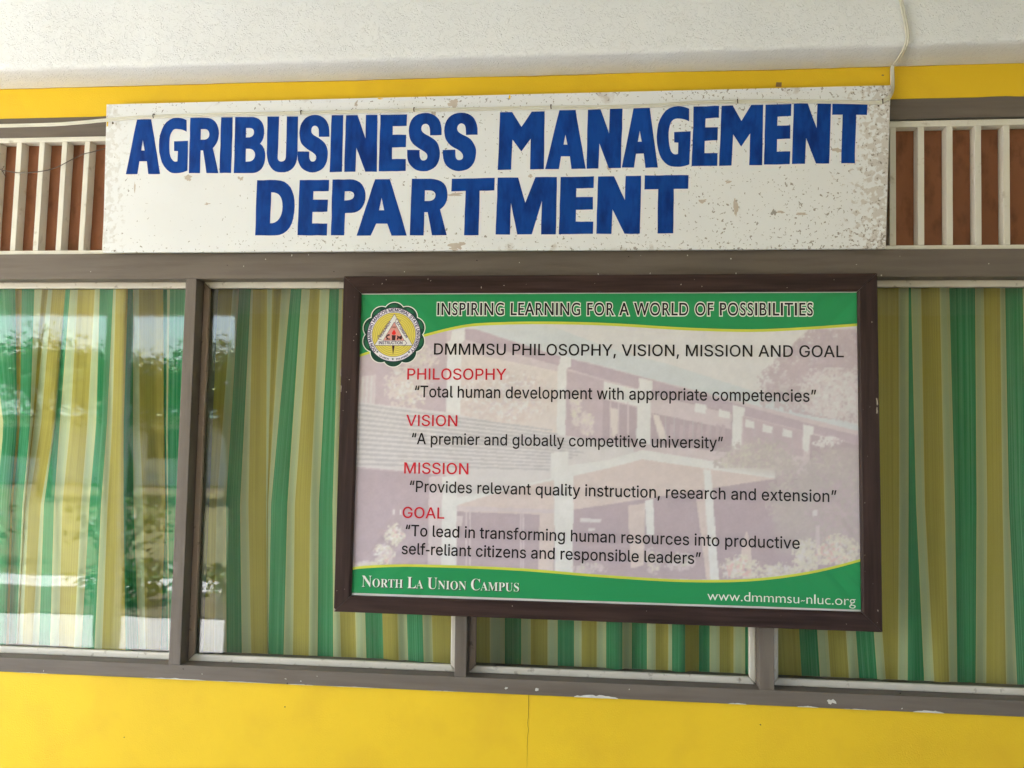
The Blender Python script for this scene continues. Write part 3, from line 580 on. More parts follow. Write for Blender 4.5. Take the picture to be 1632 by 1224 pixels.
def glass_mat():
    m = bpy.data.materials.new('window_glass')
    m.use_nodes = True
    nt = m.node_tree
    N, L = nt.nodes, nt.links
    N.remove(N['Principled BSDF'])
    ge = N.new('ShaderNodeNewGeometry')
    dt = N.new('ShaderNodeVectorMath')
    dt.operation = 'DOT_PRODUCT'
    L.new(ge.outputs['Incoming'], dt.inputs[0])
    L.new(ge.outputs['True Normal'], dt.inputs[1])
    def mth(op, a, b_=None):
        n = N.new('ShaderNodeMath')
        n.operation = op
        for k, v in enumerate((a, b_)):
            if v is None: continue
            if isinstance(v, (int, float)): n.inputs[k].default_value = v
            else: L.new(v, n.inputs[k])
        return n.outputs[0]
    c1 = mth('SUBTRACT', 1.0, mth('ABSOLUTE', dt.outputs['Value']))
    fac = mth('ADD', mth('MULTIPLY', mth('POWER', c1, 5.0), 0.95), 0.037)
    tr = N.new('ShaderNodeBsdfTransparent')
    tr.inputs[0].default_value = (0.97, 0.985, 0.975, 1)
    gl = N.new('ShaderNodeBsdfGlossy')
    gl.inputs['Roughness'].default_value = 0.022
    tc = N.new('ShaderNodeTexCoord')
    nz = N.new('ShaderNodeTexNoise')
    nz.inputs['Scale'].default_value, nz.inputs['Detail'].default_value = 5.0, 1.0
    L.new(tc.outputs['Object'], nz.inputs['Vector'])
    b = N.new('ShaderNodeBump')
    b.inputs['Strength'].default_value, b.inputs['Distance'].default_value = 0.1, 0.0025
    L.new(nz.outputs['Fac'], b.inputs['Height'])
    L.new(b.outputs[0], gl.inputs['Normal'])
    mx = N.new('ShaderNodeMixShader')
    L.new(fac, mx.inputs[0])
    L.new(tr.outputs[0], mx.inputs[1])
    L.new(gl.outputs[0], mx.inputs[2])
    L.new(mx.outputs[0], N['Material Output'].inputs[0])
    return m
glass = glass_mat()

def cloth(name, col, thread, amount=0.25, lines=False, line_col=None):
    """woven curtain stripe; u runs across the stripe (0..1), v down the cloth"""
    m = bpy.data.materials.new(name)
    m.use_nodes = True
    nt = m.node_tree
    N, L = nt.nodes, nt.links
    p = N['Principled BSDF']
    p.inputs['Roughness'].default_value = 0.85
    p.inputs['Specular IOR Level'].default_value = 0.15
    uv = N.new('ShaderNodeTexCoord')
    mp = N.new('ShaderNodeMapping')
    mp.inputs['Scale'].default_value = (9.0, 0.5, 1)
    L.new(uv.outputs['UV'], mp.inputs[0])
    t = N.new('ShaderNodeTexNoise')
    t.inputs['Scale'].default_value, t.inputs['Detail'].default_value = 1.6, 4
    L.new(mp.outputs[0], t.inputs['Vector'])
    mp2 = N.new('ShaderNodeMapping')
    mp2.inputs['Scale'].default_value = (40.0, 260.0, 1)
    L.new(uv.outputs['UV'], mp2.inputs[0])
    t2 = N.new('ShaderNodeTexNoise')
    t2.inputs['Scale'].default_value, t2.inputs['Detail'].default_value = 1.0, 2
    L.new(mp2.outputs[0], t2.inputs['Vector'])
    r = N.new('ShaderNodeMapRange')
    r.inputs['From Min'].default_value, r.inputs['From Max'].default_value = 0.42, 0.66
    r.inputs['To Max'].default_value = amount
    L.new(t.outputs['Fac'], r.inputs['Value'])
    mx = N.new('ShaderNodeMix')
    mx.data_type = 'RGBA'
    mx.inputs['A'].default_value = (*col, 1)
    mx.inputs['B'].default_value = (*thread, 1)
    L.new(r.outputs[0], mx.inputs['Factor'])
    out = mx.outputs['Result']
    if lines:
        sp = N.new('ShaderNodeSeparateXYZ')
        L.new(uv.outputs['UV'], sp.inputs[0])
        fr = N.new('ShaderNodeMath')
        fr.operation = 'FRACT'
        L.new(sp.outputs['X'], fr.inputs[0])
        cr = N.new('ShaderNodeValToRGB')
        cr.color_ramp.interpolation = 'CONSTANT'
        e = cr.color_ramp.elements
        e[0].position, e[0].color = 0.0, (1, 1, 1, 1)
        e[1].position, e[1].color = 0.10, (0, 0, 0, 1)
        for pos, v in ((0.17, 0.6), (0.2, 0), (0.72, 0.9), (0.77, 0.0), (0.84, 0.9), (0.88, 0.1), (0.93, 1.0)):
            k = e.new(pos)
            k.color = (v, v, v, 1)
        L.new(fr.outputs[0], cr.inputs[0])
        m2 = N.new('ShaderNodeMix')
        m2.data_type = 'RGBA'
        L.new(cr.outputs[0], m2.inputs['Factor'])
        L.new(out, m2.inputs['A'])
        m2.inputs['B'].default_value = (*line_col, 1)
        out = m2.outputs['Result']
    L.new(out, p.inputs['Base Color'])
    b = N.new('ShaderNodeBump')
    b.inputs['Strength'].default_value, b.inputs['Distance'].default_value = 0.25, 0.001
    L.new(t2.outputs['Fac'], b.inputs['Height'])
    L.new(b.outputs[0], p.inputs['Normal'])
    tl = N.new('ShaderNodeBsdfTranslucent')
    L.new(out, tl.inputs[0])
    ms = N.new('ShaderNodeMixShader')
    ms.inputs[0].default_value = 0.1
    L.new(p.outputs[0], ms.inputs[1])
    L.new(tl.outputs[0], ms.inputs[2])
    L.new(ms.outputs[0], N['Material Output'].inputs[0])
    return m
CLOTH = [cloth('green_curtain_stripe', lin(40, 132, 82), lin(110, 176, 134), 0.6),
         cloth('olive_curtain_stripe', lin(182, 168, 84), lin(152, 138, 66), 0.55),
         cloth('pale_curtain_stripe', lin(178, 188, 146), lin(188, 198, 158), 0.4, True, lin(200, 198, 146))]

# ---------------------------------------------------------------- the building
bld = thing('department_building', 'yellow painted building front with grey window frames and white stucco beam', 'building')
XL, XR = -7.5, 2.62                     # ends of the porch

SILL = ((-200, 1062.4), (1900, 1152.6))              # lower edge of the grey sill member
def zline(p, Y=0.0):
    return at(p[0], p[1], Y).z
z_sill0 = 0.5 * (zline((0, 1071)) + zline((1632, 1141)))
z_sill1 = 0.5 * (zline((0, 1047)) + zline((1400, 1107)))
z_head0 = zline((800, 443))
z_head1 = 0.5 * (zline((0, 404)) + zline((1632, 398)))
z_tr0, z_tr1 = z_head1, zline((1632, 186.5))           # transom: bottom and top of the white frame
z_gr1 = zline((1500, 156))
z_beam = zline((816, 121.5))

def wall_piece(name, x0, x1, y0, y1, z0, z1, m, **kw):
    b = MB()
    b.box((x0, y0, z0), (x1, y1, z1))
    return b.build(name, m, bld, **kw)

LW = MB()
LW.box((XL, 0.004, 0.0), (XR, 0.20, z_sill0))
UB = MB()
# narrow yellow wall band between the louvred transom and the beam, its edges brushed by hand
n = 260
vs, fs = [], []
for k in range(n + 1):
    x = XL + (XR - XL) * k / n
    w = 0.0035 * noise.noise((x * 3.1, 0, 0)) + 0.002 * noise.noise((x * 11, 5, 0))
    zb = z_gr1 + (0.004 * max(0, noise.noise((x * 9, 9, 0)) - 0.1))
    vs += [(x, 0.0, zb), (x, 0.0, z_beam + w - 0.002), (x, 0.06, zb), (x, 0.06, z_beam + 0.05)]
for k in range(n):
    a, b = 4 * k, 4 * k + 4
    fs += [(a, b, b + 1, a + 1), (a, a + 2, b + 2, b), (a + 1, b + 1, b + 3, a + 3)]
UB.add(vs, fs)
wall_piece('upper_wall', XL, XR, 0.061, 0.2, z_gr1, 3.09, cream_wall)

# white stucco beam: underside, rounded lower edge, front face
def beam():
    n = 520
    prof = [(0.02, 0.0), (-0.03, 0.002), (-0.09, -0.001), (-0.135, 0.0), (-0.1465, 0.003), (-0.152, 0.011),
            (-0.153, 0.03), (-0.152, 0.15), (-0.150, 0.36)]
    z0 = z_beam + 0.002
    zf = zline((816, 89.5), -0.15) - z0
    vs = []
    for k in range(n + 1):
        x = XL + (XR - XL) * k / n
        e = 0.0032 * noise.noise((x * 14, 1, 1)) + 0.002 * noise.noise((x * 40, 2, 1))
        for j, (y, z) in enumerate(prof):
            t = min(1, max(0, (0.02 - y) / 0.155)) 
            zz = z0 + z + zf * t + (e if 3 <= j <= 6 else 0.4 * e)
            if j == len(prof) - 1:
                zz = 3.09
            vs.append((x, y + (0.6 * e if j > 3 else 0), zz))
    J = len(prof)
    fs = [(k * J + j, k * J + j + 1, (k + 1) * J + j + 1, (k + 1) * J + j) for k in range(n) for j in range(J - 1)]
    return mesh('ceiling_beam', vs, fs, stucco_white, bld, smooth=True, recalc=False)
beam()

# grey timber members
def grey_bar(name, z0, z1, y0=0.0, y1=0.14):
    b = MB()
    b.box((XL, y0, z0), (XR, y1, z1))
    return b.build(name, grey_paint, bld, bevel=0.0025)
SB = MB()
SB.box((XL, -0.004, z_sill0), (XR, 0.14, z_sill1))
HB = MB()
HB.box((XL, -0.002, z_head0), (XR, 0.14, z_head1))
grey_bar('transom_rail', z_tr1 - 0.001, z_gr1 + 0.012, 0.003)

# chipped primer along the lower edge of the sill, specks and crack
def blob(cx, cz, rx, rz, n, y, rough=0.35, seed=0):
    pts = []
    for k in range(n):
        a = 2 * pi * k / n
        r = 1 + rough * noise.noise((cos(a) * 1.7 + seed, sin(a) * 1.7, seed * 3.1))*1.6
        pts.append((cx + rx * r * cos(a), y, cz + rz * r * sin(a)))
    return pts
b = SB
for (x0, y0, x1, y1, th) in ((228, 1078.6, 330, 1083.0, 2.2), (330, 1083, 440, 1087.5, 1.4), (455, 1088.5, 500, 1090, 1.6),
                             (520, 1091, 610, 1095, 1.3), (915, 1106, 985, 1110, 5.5), (20, 1071.5, 90, 1074, 1.2),
                             (1160, 1119.5, 1190, 1121, 2.5), (1270, 1124.5, 1305, 1127, 2.6), (1455, 1132.6, 1505, 1136, 4.0),
                             (680, 1098, 730, 1100.4, 1.2), (1340, 1128, 1400, 1131, 1.4)):
    n = 14
    up, lo = [], []
    for k in range(n + 1):
        t = k / n
        P = at(x0 + (x1 - x0) * t, y0 + (y1 - y0) * t, -0.0055)
        w = th * 0.0019 * (0.25 + sin(pi * t) ** 0.6 * (0.75 + 0.7 * noise.noise((x0 + t * 9, 0, 3))))
        up.append((P.x, -0.0055, z_sill0 + w * 0.85))
        lo.append((P.x, -0.0055, z_sill0 + 0.0008))
    for k in range(n):
        b.add([lo[k], lo[k + 1], up[k + 1], up[k]], [(0, 1, 2, 3)], 1)
for (px, py, r) in ((1325, 1118, 7), (856, 1099, 4), (806, 1097, 3), (455, 1082, 1.4)):
    P = at(px, py, -0.0055)
    b.add(blob(P.x, P.z, r * 0.0016, r * 0.0011, 11, -0.0055, 0.7, px), [tuple(range(11))], 1)
random.seed(3)
for k in range(24):
    b = SB if k >= 18 else HB
    if k < 18:
        px, py, Y = random.uniform(0, 1632), random.uniform(405, 440), -0.0035
    else:
        px, py, Y = random.uniform(0, 1632), 0, -0.0055
        py = 1052 + px * 0.0429 + random.uniform(3, 16)
    P = at(px, py, Y)
    s = random.uniform(0.0008, 0.0022)
    b.add(blob(P.x, P.z, s, s * random.uniform(0.6, 1.8), 7, Y, 0.6, k), [tuple(range(7))], 1)
b = LW
prev = None
for k in range(26):
    t = k / 25
    P = at(843 - 3.5 * t + 2.2 * noise.noise((t * 9, 4, 2)), 1105 + 118 * t, 0.003)
    w = 0.0007 * (1.1 - t) + 0.0002
    cur = [(P.x - w, 0.003, P.z), (P.x + w, 0.003, P.z)]
    if prev:
        b.add([prev[0], cur[0], cur[1], prev[1]], [(0, 1, 2, 3)], 1)
    prev = cur
for px, py, r, b, Y in ((454, 1127, 1.6, LW, 0.003), (1212, 1155, 1.4, LW, 0.003), (198, 1175, 1.2, LW, 0.003), (458, 1089.5, 1.6, SB, -0.0055),
                        (1435, 1105, 1.5, SB, -0.0055), (292, 1066, 1.2, SB, -0.0055), (362, 423, 1.2, HB, -0.0035), (532, 433, 1.4, HB, -0.0035),
                        (1002, 409, 1.1, HB, -0.0035), (760, 415, 1.2, HB, -0.0035), (1407, 120, 2.2, UB, -0.002)):
    P = at(px, py, Y)
    b.add(blob(P.x, P.z, r * 0.0017, r * 0.0014, 9, Y, 0.6, px), [tuple(range(9))], 2)
P = at(1241, 134, -0.002)
UB.add([(P.x - 0.009, -0.002, P.z - 0.008), (P.x + 0.008, -0.002, P.z - 0.009), (P.x + 0.009, -0.002, P.z + 0.005), (P.x - 0.007, -0.002, P.z + 0.006)], [(0, 1, 2, 3)], 2)
PAINTS = [None, chip_white, dark_speck]
LW.build('lower_wall', [yellow, crack_dark, dark_speck], bld)
UB.build('upper_wall_band', [yellow, chip_white, bare_patch], bld)
SB.build('window_sill', [grey_paint, chip_white, dark_speck], bld, bevel=0.0025)
HB.build('head_rail', [grey_paint, chip_white, dark_speck], bld, bevel=0.0025)

# mullions between the windows (front face TL, TR, BR, BL in the photo)
MUL = [((296, 443.5), (313.5, 443.5), (287, 1059.5), (268.3, 1058.5)),
       ((733, 443.5), (752, 443.5), (743, 1079), (724, 1078)),
       ((1207, 443), (1231, 443), (1234.5, 1100), (1210, 1099))]
def mullion(q):
    P = [at(*p, 0.0) for p in q]
    f = [Vector((P[3].x, 0, z_sill1 - 0.001)), Vector((P[2].x, 0, z_sill1 - 0.001)),
         Vector((P[1].x, 0, z_head0 + 0.001)), Vector((P[0].x, 0, z_head0 + 0.001))]
    b = MB()
    b.hexa(f, [v + Vector((0, 0.14, 0)) for v in f])
    b.build('mullion', grey_upright, bld, bevel=0.002)
    return f
M = [mullion(q) for q in MUL]

# windows: glazing beads around a pane, set back in the grey frame
def window(lb, lt, rb, rt, side_l, side_r):
    """x at bottom/top of the left and right side of the opening"""
    z0, z1, Yb, Yg, w = z_sill1, z_head0, 0.05, 0.066, 0.021
    h = MB()
    pane = [(lb, z0), (rb, z0), (rt, z1), (lt, z1)]
    root = None
    g = MB()
    g.hexa([(x, Yg, z) for x, z in pane], [(x, Yg + 0.005, z) for x, z in pane])
    fr = MB()          # rebate behind the beads
    d = 0.010
    o_ = [(lb, z0), (rb, z0), (rt, z1), (lt, z1)]
    i_ = [(lb + d, z0 + d), (rb - d, z0 + d), (rt - d, z1 - d), (lt + d, z1 - d)]
    vv = [(x, y, z) for y in (0.092, 0.139) for x, z in o_ + i_]
    ff = []
    for k in range(4):
        n_ = (k + 1) % 4
        ff += [(k, n_, 4 + n_, 4 + k), (8 + n_, 8 + k, 12 + k, 12 + n_), (4 + k, 4 + n_, 12 + n_, 12 + k), (n_, k, 8 + k, 8 + n_)]
    fr.add(vv, ff)
    win = fr.build('window', grey_paint, bld)
    g.build('pane', glass, win)
    def bead(q, m):
        b = MB()
        b.hexa([(x, Yb, z) for x, z in q], [(x, Yg - 0.001, z) for x, z in q])
        return b.build('glazing_bead', m, win, bevel=0.004)
    bead([(lb, z0), (rb, z0), (rb - w, z0 + w), (lb + w, z0 + w)], bead_white)
    bead([(lt + w, z1 - w), (rt - w, z1 - w), (rt, z1), (lt, z1)], bead_white)
    k = 0.0012
    bead([(lb, z0 + k), (lb + w, z0 + w + k), (lt + w, z1 - w - k), (lt, z1 - k)], side_l)
    bead([(rb - w, z0 + w + k), (rb, z0 + k), (rt, z1 - k), (rt - w, z1 - w - k)], side_r)
    return win
window(-3.4, -3.4, M[0][0].x, M[0][3].x, bead_white, bead_white)
window(M[0][1].x, M[0][2].x, M[1][0].x, M[1][3].x, bead_brown, bead_white)
window(M[1][1].x, M[1][2].x, M[2][0].x, M[2][3].x, bead_brown, bead_white)
window(M[2][1].x, M[2][2].x, XR - 0.3, XR - 0.3, bead_white, bead_white)
wall_piece('side_pier', XL, -3.4, 0.0, 0.2, z_sill1, z_head0, yellow)
wall_piece('side_pier', XR - 0.3, XR, 0.0, 0.2, z_sill1, z_head0, yellow)

# louvred transom: white rails and upright slats over a red-brown board
def transom(slats, x0, x1, zt, drop):
    """slats: photo quads (TL,TR,BR,BL); drop: how far the rail top sinks from right to left"""
    Yf = 0.006
    bk = MB()
    bk.box((x0, 0.047, z_tr0 + 0.002), (x1, 0.060, zt - 0.002))
    scr = bk.build('louvre_screen', plywood, bld)
    t = MB()
    t.box((x0, Yf, zt - 0.019), (x1, 0.045, zt))
    t.build('rail', slat_white, scr, bevel=0.002)
    t = MB()
    t.box((x0, Yf, z_tr0 + 0.0005), (x1, 0.045, z_tr0 + 0.0135))
    t.build('rail', slat_white, scr, bevel=0.002)
    for q in slats:
        P = [at(*p, Yf) for p in q]
        zt_, zb_ = zt - 0.0195, z_tr0 + 0.014
        f = [Vector((P[3].x, Yf + 0.001, zb_)), Vector((P[2].x, Yf + 0.001, zb_)),
             Vector((P[1].x, Yf + 0.001, zt_)), Vector((P[0].x, Yf + 0.001, zt_))]
        s = MB()
        s.hexa(f, [v + Vector((0, 0.0385, 0)) for v in f])
        s.build('slat', slat_white, scr, bevel=0.0012)
    return scr
LS = []
for k in range(-7, 4):
    xt, xb = 26.5 + 36.1 * k, 15.3 + 36.3 * k
    LS.append(((xt, 228), (xt + 8.3, 228), (xb + 8.4, 398.6), (xb, 398.6)))
LS.append(((171, 228), (179, 228), (170, 398.6), (162, 398.6)))
RS = [((1418, 196), (1428, 196), (1428.5, 389), (1418, 389))]
for k in range(8):
    xt, xb = 1463 + 45.4 * k, 1463.3 + 45.7 * k
    RS.append(((xt, 196), (xt + 10, 196), (xb + 10.2, 389), (xb, 389)))
x_mid = at(760, 300, 0).x
zt_left = zline((60, 217.5), 0.006)
transom(LS, -3.4, x_mid - 0.001, zt_left, 0)
transom(RS, x_mid + 0.001, XR, z_tr1 - 0.002, 0)
# the grey rail comes lower over the left screen
b = MB()
b.box((-3.4, 0.003, zt_left + 0.001), (x_mid, 0.12, z_tr1 - 0.0015))
b.build('transom_rail', grey_paint, bld, bevel=0.0015)
wall_piece('side_pier', XL, -3.4, 0.0, 0.06, z_head1, z_tr1 - 0.002, yellow)

# room behind the windows
b = MB()
b.box((XL, 3.0, 0.0), (XR, 3.1, 3.09))
b.box((XL - 0.1, 0.2, 0.0), (XL, 3.1, 3.09))
b.box((XR, 0.2, 0.0), (XR + 0.1, 3.1, 3.09))
b.box((XL, 0.201, 0.01), (XR, 3.0, 0.02))
b.build('inner_room', room_dark, bld)
# porch roof with its outer eave beam, post and the wing on the right
b = MB()
b.box((XL - 0.1, -3.6, 3.10), (XR + 0.1, 3.1, 3.26))
b.build('porch_roof', stucco_white, bld)
b = MB()
b.box((XL - 0.1, -3.6, 2.52), (XR + 0.1, -3.46, 3.099))
b.build('eave_fascia', stucco_white, bld)
b = MB()
b.box((-3.70, -3.58, 0.005), (-3.55, -3.47, 2.519))
b.build('porch_post', inner_concrete, bld)
b = MB()
WO0, WO1, WZ0, WZ1 = 0.75, 1.75, 1.15, 2.4              # unseen opening added to the wing to let more light onto the right side
b.box((-2.70, -3.59, 0.005), (WO0, -3.47, 2.519))
b.box((WO1, -3.59, 0.005), (XR, -3.47, 2.519))
b.box((WO0, -3.59, 0.005), (WO1, -3.47, WZ0))
b.box((WO0, -3.59, WZ1), (WO1, -3.47, 2.519))
b.box((XR, -3.6, 0.005), (XR + 0.1, 0.2, 3.099))
b.build('wing_wall', cream_wall, bld)

# ---------------------------------------------------------------- curtains
def curtain(label, rows, kinds, folds, y_base=0.155):
    """rows: [(photo y, [boundary x ...])]; kinds: one letter per stripe, lower case = turned away from the light"""
    nb = len(kinds) + 1
    rows = sorted(rows)
    ys = [r[0] for r in rows]
    zt, zb = z_head0 + 0.05, z_sill1 - 0.06
    NZ, SUB = 26, 4
    def bx(k, py):
        if len(rows) == 1: return rows[0][1][k]
        for a in range(len(rows) - 1):
            if py <= ys[a + 1] or a == len(rows) - 2:
                t = (py - ys[a]) / (ys[a + 1] - ys[a])
                t = max(-0.3, min(1.3, t))
                # smooth the polyline a little
                return rows[a][1][k] * (1 - t) + rows[a + 1][1][k] * t
    vs, uvs = [], []
    cols = (nb - 1) * SUB + 1
    depth = []
    for r in range(NZ + 1):
        py = 436 + (1120 - 436) * r / NZ
        xs = []
        for k in range(nb - 1):
            a, c = bx(k, py), bx(k + 1, py)
            xs += [a + (c - a) * j / SUB for j in range(SUB)]
        xs.append(bx(nb - 1, py))
        for j in range(1, len(xs)):
            xs[j] = max(xs[j], xs[j - 1] + 0.02)
        # integrate the slope of each stripe to get the folds
        d, dd = 0.0, []
        slope = []
        for j in range(cols):
            kd = kinds[min(j // SUB, nb - 2)]
            s = folds.get('dark', 0.9) if kd.islower() else folds.get('light', -0.22)
            s += folds.get('amp', 0.3) * sin(xs[j] * folds.get('freq', 0.11) + 0.7 * sin(py * 0.004 + 1) + folds.get('ph', 0))
            slope.append(s)
        for j in range(cols):
            if j:
                d += (slope[j] + slope[j - 1]) * 0.5 * (xs[j] - xs[j - 1]) * 0.0019
            dd.append(d)
        m = sum(dd) / cols
        lo = [(v - m) - (dd[-1] - dd[0]) * (j / (cols - 1) - 0.5) for j, v in enumerate(dd)]
        # light smoothing
        for _ in range(2):
            lo = [lo[0]] + [(lo[j - 1] + 2 * lo[j] + lo[j + 1]) / 4 for j in range(1, cols - 1)] + [lo[-1]]
        depth.append(lo)
        for j in range(cols):
            P = at(xs[j], py, y_base + max(-0.045, min(0.06, lo[j])))
            vs.append(tuple(P))
            uvs.append((j / SUB, P.z))
    fs, idx = [], []
    for r in range(NZ):
        for j in range(cols - 1):
            fs.append(((r + 1) * cols + j, (r + 1) * cols + j + 1, r * cols + j + 1, r * cols + j))
            idx.append('GOP'.index(kinds[j // SUB].upper()))
    o = mesh('curtain', vs, fs, CLOTH, None, idx=idx, smooth=True)
    uvl = o.data.uv_layers.new(name='UVMap')
    for poly in o.data.polygons:
        for li in poly.loop_indices:
            vi = o.data.loops[li].vertex_index
            u = uvs[vi][0]
            base = min(uvs[v][0] for v in poly.vertices)
            kk = math.floor(base + 1e-6)
            uvl.data[li].uv = (kk + (u - kk) * 0.998 + 0.001, uvs[vi][1])
    return tag(o, label, 'curtain', 'striped curtains behind the windows')

K1 = 'P' + 'GoGPoPOPGPOPGPOgPoOgPG'
def ext(lst, l):
    return [l] + lst
W1 = [(460, [-60, -22, 24.5, 34.7, 55, 67, 76.6, 83.7, 104, 104.5, 112, 124.6, 151, 159, 180.7, 185, 204, 212, 221.6, 244, 260, 266.5, 270.6, 310]),
      (679, [-60, 6, 27.6, 31.6, 48, 52, 54, 65.3, 86, 87.8, 95, 112, 139, 153, 170.5, 178.7, 197, 212, 222.6, 245, 261.4, 265, 267, 310]),
      (804, [-60, -6, 17, 20, 36, 39, 40, 46, 65, 70, 86, 99.5, 129, 142.4, 161, 171.6, 197, 213, 228, 252, 264, 266, 268, 310]),
      (1025, [-60, -12, 10, 14, 26, 28, 29, 36, 51, 62, 80, 94, 118, 130, 151, 163, 200, 221, 232, 250, 256, 268, 270, 310])]
# further cloth to the left of the picture
LEFT = [('O', 30), ('P', 14), ('G', 24), ('P', 14), ('O', 28), ('P', 14), ('G', 26), ('P', 12)]
kl = ''.join(k for k, _ in LEFT)
W1 = [(y, [xs[0] - sum(w for _, w in LEFT[k:]) for k in range(len(LEFT))] + xs) for y, xs in W1]
K1 = kl + K1
curtain('green, olive and pale striped curtain in heavy folds behind the leftmost window', W1, K1,
        dict(dark=1.2, light=-0.3, amp=0.6, freq=0.16))
K2 = 'oPGPOPoPGPOPGPOPGOPGPOPO'
K2 = 'oPGPOPoPGPOPGPO' + 'PGOPGPO'
A = [300, 370.6, 381, 400, 403, 425.5, 434, 448, 463, 480.5, 494, 509.6, 525, 540.5, 546]
Bm = [300, 345, 360, 382.6, 396, 424, 426, 427, 432, 458, 470, 494, 508, 530, 537]
Cb = [300, 341, 361, 385.5, 400.6, 426, 426.6, 427, 427.6, 452, 467, 492, 506, 531, 543.6]
tail_b = [567.7, 583.7, 611, 635, 650, 675, 690, 735]
off = [v - 543.6 for v in tail_b]
K2 = 'oPGPOPoPGPOPGP' + 'OPGOPGPO'
curtain('striped curtain behind the window left of the framed banner', [(465, A + [546 + v * 0.97 for v in off]), (804, Bm + [537 + v for v in off]), (1040, Cb + tail_b)], K2,
        dict(dark=1.2, light=-0.18, amp=0.62, freq=0.14, ph=1.0))
X3 = [738, 780.6, 804.5, 830.7, 846, 872.6, 888.7, 915, 927, 951, 966, 992, 1007, 1031, 1045, 1065, 1071, 1092, 1114, 1131, 1147, 1169, 1187.5, 1225]
K3 = 'oPGPOPGPOPGpGPOPGoGPOPG'
curtain('striped curtain mostly hidden behind the framed banner', [(1000, X3)], K3, dict(dark=1.2, light=-0.14, amp=0.6, freq=0.12, ph=2))
w4b = [1215, 1277, 1306, 1323, 1352, 1368, 1397, 1410.5, 1431, 1446.6, 1472, 1488, 1512, 1525.5, 1540, 1555, 1572, 1603, 1620]
w4m = [1200, 1262, 1290, 1306, 1334, 1350, 1378, 1391, 1433, 1448, 1460, 1474, 1505, 1522, 1535, 1556.5, 1573.6, 1597.6, 1608]
w4t = [1195, 1258, 1286, 1302, 1330, 1346, 1374, 1387, 1432, 1448, 1452, 1468, 1497.5, 1513, 1532, 1554, 1568, 1593.6, 1602]
K4 = 'OGPOPGPOPGPOPgGPOP' + 'GPOPGPOP'
tail = [28, 42, 70, 86, 112, 126, 152, 178]
rows4 = [(y, xs + [xs[-1] + v for v in tail]) for y, xs in ((465, w4t), (804, w4m), (1065, w4b))]
curtain('striped curtain behind the rightmost window, right of the framed banner', rows4, K4,
        dict(dark=1.2, light=-0.14, amp=0.7, freq=0.13, ph=0.4))

